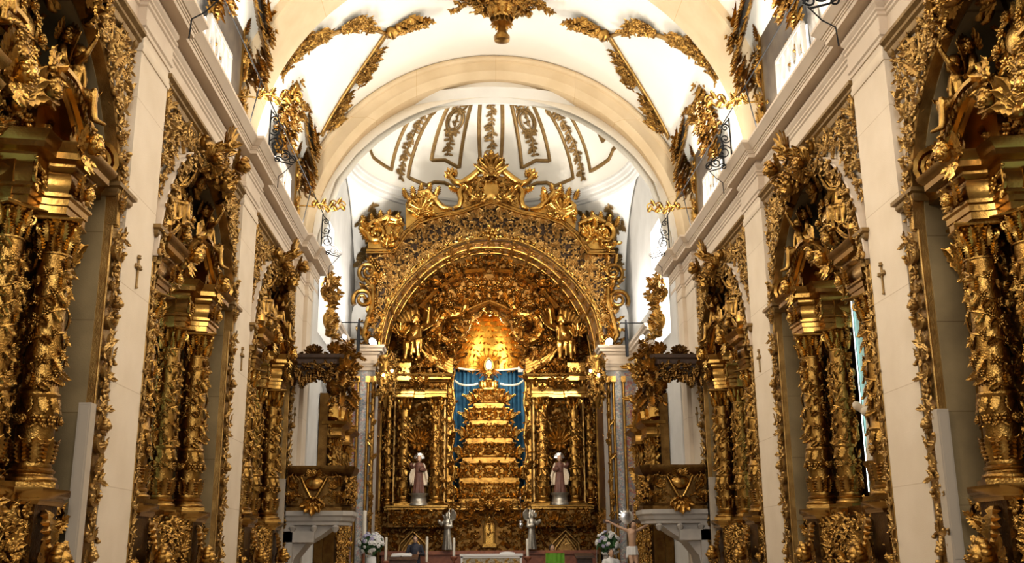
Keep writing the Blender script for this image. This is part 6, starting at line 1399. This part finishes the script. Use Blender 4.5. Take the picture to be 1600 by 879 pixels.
def spot(name, loc, target, power, ang, col=(1, .86, .66), rad=.08, blend=.6):
    l = bpy.data.lights.new(name, 'SPOT'); l.energy = power; l.color = col; l.spot_size = R_(ang); l.spot_blend = blend; l.shadow_soft_size = rad
    o = bpy.data.objects.new(name, l); COL.objects.link(o); o.location = loc
    o.rotation_euler = (Vector(target) - Vector(loc)).to_track_quat('-Z', 'Y').to_euler(); return o
def point(name, loc, power, col=(1, .86, .66), rad=.1):
    l = bpy.data.lights.new(name, 'POINT'); l.energy = power; l.color = col; l.shadow_soft_size = rad
    o = bpy.data.objects.new(name, l); COL.objects.link(o); o.location = loc; return o
w = bpy.data.worlds.new('world'); SC.world = w; w.use_nodes = True
w.node_tree.nodes['Background'].inputs[0].default_value = (1., .90, .76, 1); w.node_tree.nodes['Background'].inputs[1].default_value = .34
WARM = (1., .87, .68)
for s in (-1, 1):
    # up-lights lying on the cornices wash the vault
    for y, p in ((16.3, 210), (22.6, 250), (10, 200)): area('cornice_uplight', (s * 4.75, y, 9.5), (s * 1.2, y, 15), p, 3.6, (1, .93, .80), .25)
    # daylight through the lunette windows
    for y, p in ((10, 150), (16.3, 150), (22.6, 130)): area('window_daylight', (s * 4.3, y, 12.2), (-s * 4, y - 2, 3), p, 1.8, (1, .95, .88), 2.2)
    # added spots without fixtures, hanging in the air, aimed into the side arches
    for y, p in ((8.0, 900), (14.2, 560), (20.4, 460)): spot('arch_fill_spot', (-s * 4.4, y, 9.6), (s * 5.4, y + 2.0, 5.0), p * (1.15 if s > 0 else .8), 50, WARM)
    spot('altar_fill_spot', (s * 4.2, 26.6, 7.1), (-s * 1.2, 38.7, 5.0), 1000, 34, WARM)  # added low fill without a fixture, brightens the high altar columns
    area('chancel_daylight', (s * 5.3, 28.7, 9.5), (-s * 2, 31, 8), 330 if s > 0 else 150, 2.0, (1, .97, .93), 2.8)
    area('chancel_uplight', (s * 4.5, 31.5, 8.7), (s * 1, 31.5, 14), 300, 2.5, (1, .96, .90), .3)
    spot('canopy_spot', (s * 3.2, 34.7, 8.9), (-s * 1.0, 38.9, 11.0), 1300, 100, WARM)
    spot('retable_fill_spot', (s * 4.3, 25.2, 9.7), (s * 1.0, 38.8, 5.6), 2600, 34, WARM)  # added fill with no lamp behind it, brightens the high altarpiece
    spot('crest_spot', (s * 4.3, 30.6, 8.8), (s * .6, 34, 12.6), 520, 75, WARM)
area('rear_fill', (0, -2.5, 9.0), (0, 20, 7.5), 950, 5, (1, .95, .88), 5)  # added frontal fill behind the camera
area('gable_fill', (0, 34.6, 11.9), (0, 39, 9.6), 260, 2.6, WARM, .3)  # added fill under the canopy crown to brighten the gable relief
point('throne_glow', (0, 38.75, 9.9), 16, (1, .78, .42), .1)
area('throne_light', (0, 38.7, 10.6), (0, 39.2, 5), 120, .7, WARM)
vs = SC.view_settings; vs.view_transform = 'Standard'; vs.look = 'None'; vs.exposure = EXPO; vs.gamma = 1; vs.use_curve_mapping = False
SC.cycles.max_bounces = 7; SC.cycles.diffuse_bounces = 4; SC.cycles.glossy_bounces = 4; SC.cycles.caustics_reflective = False; SC.cycles.caustics_refractive = False
SC.cycles.sample_clamp_indirect = 6.
try: SC.cycles.use_denoising = True; SC.cycles.denoiser = 'OPENIMAGEDENOISE'
except Exception: pass
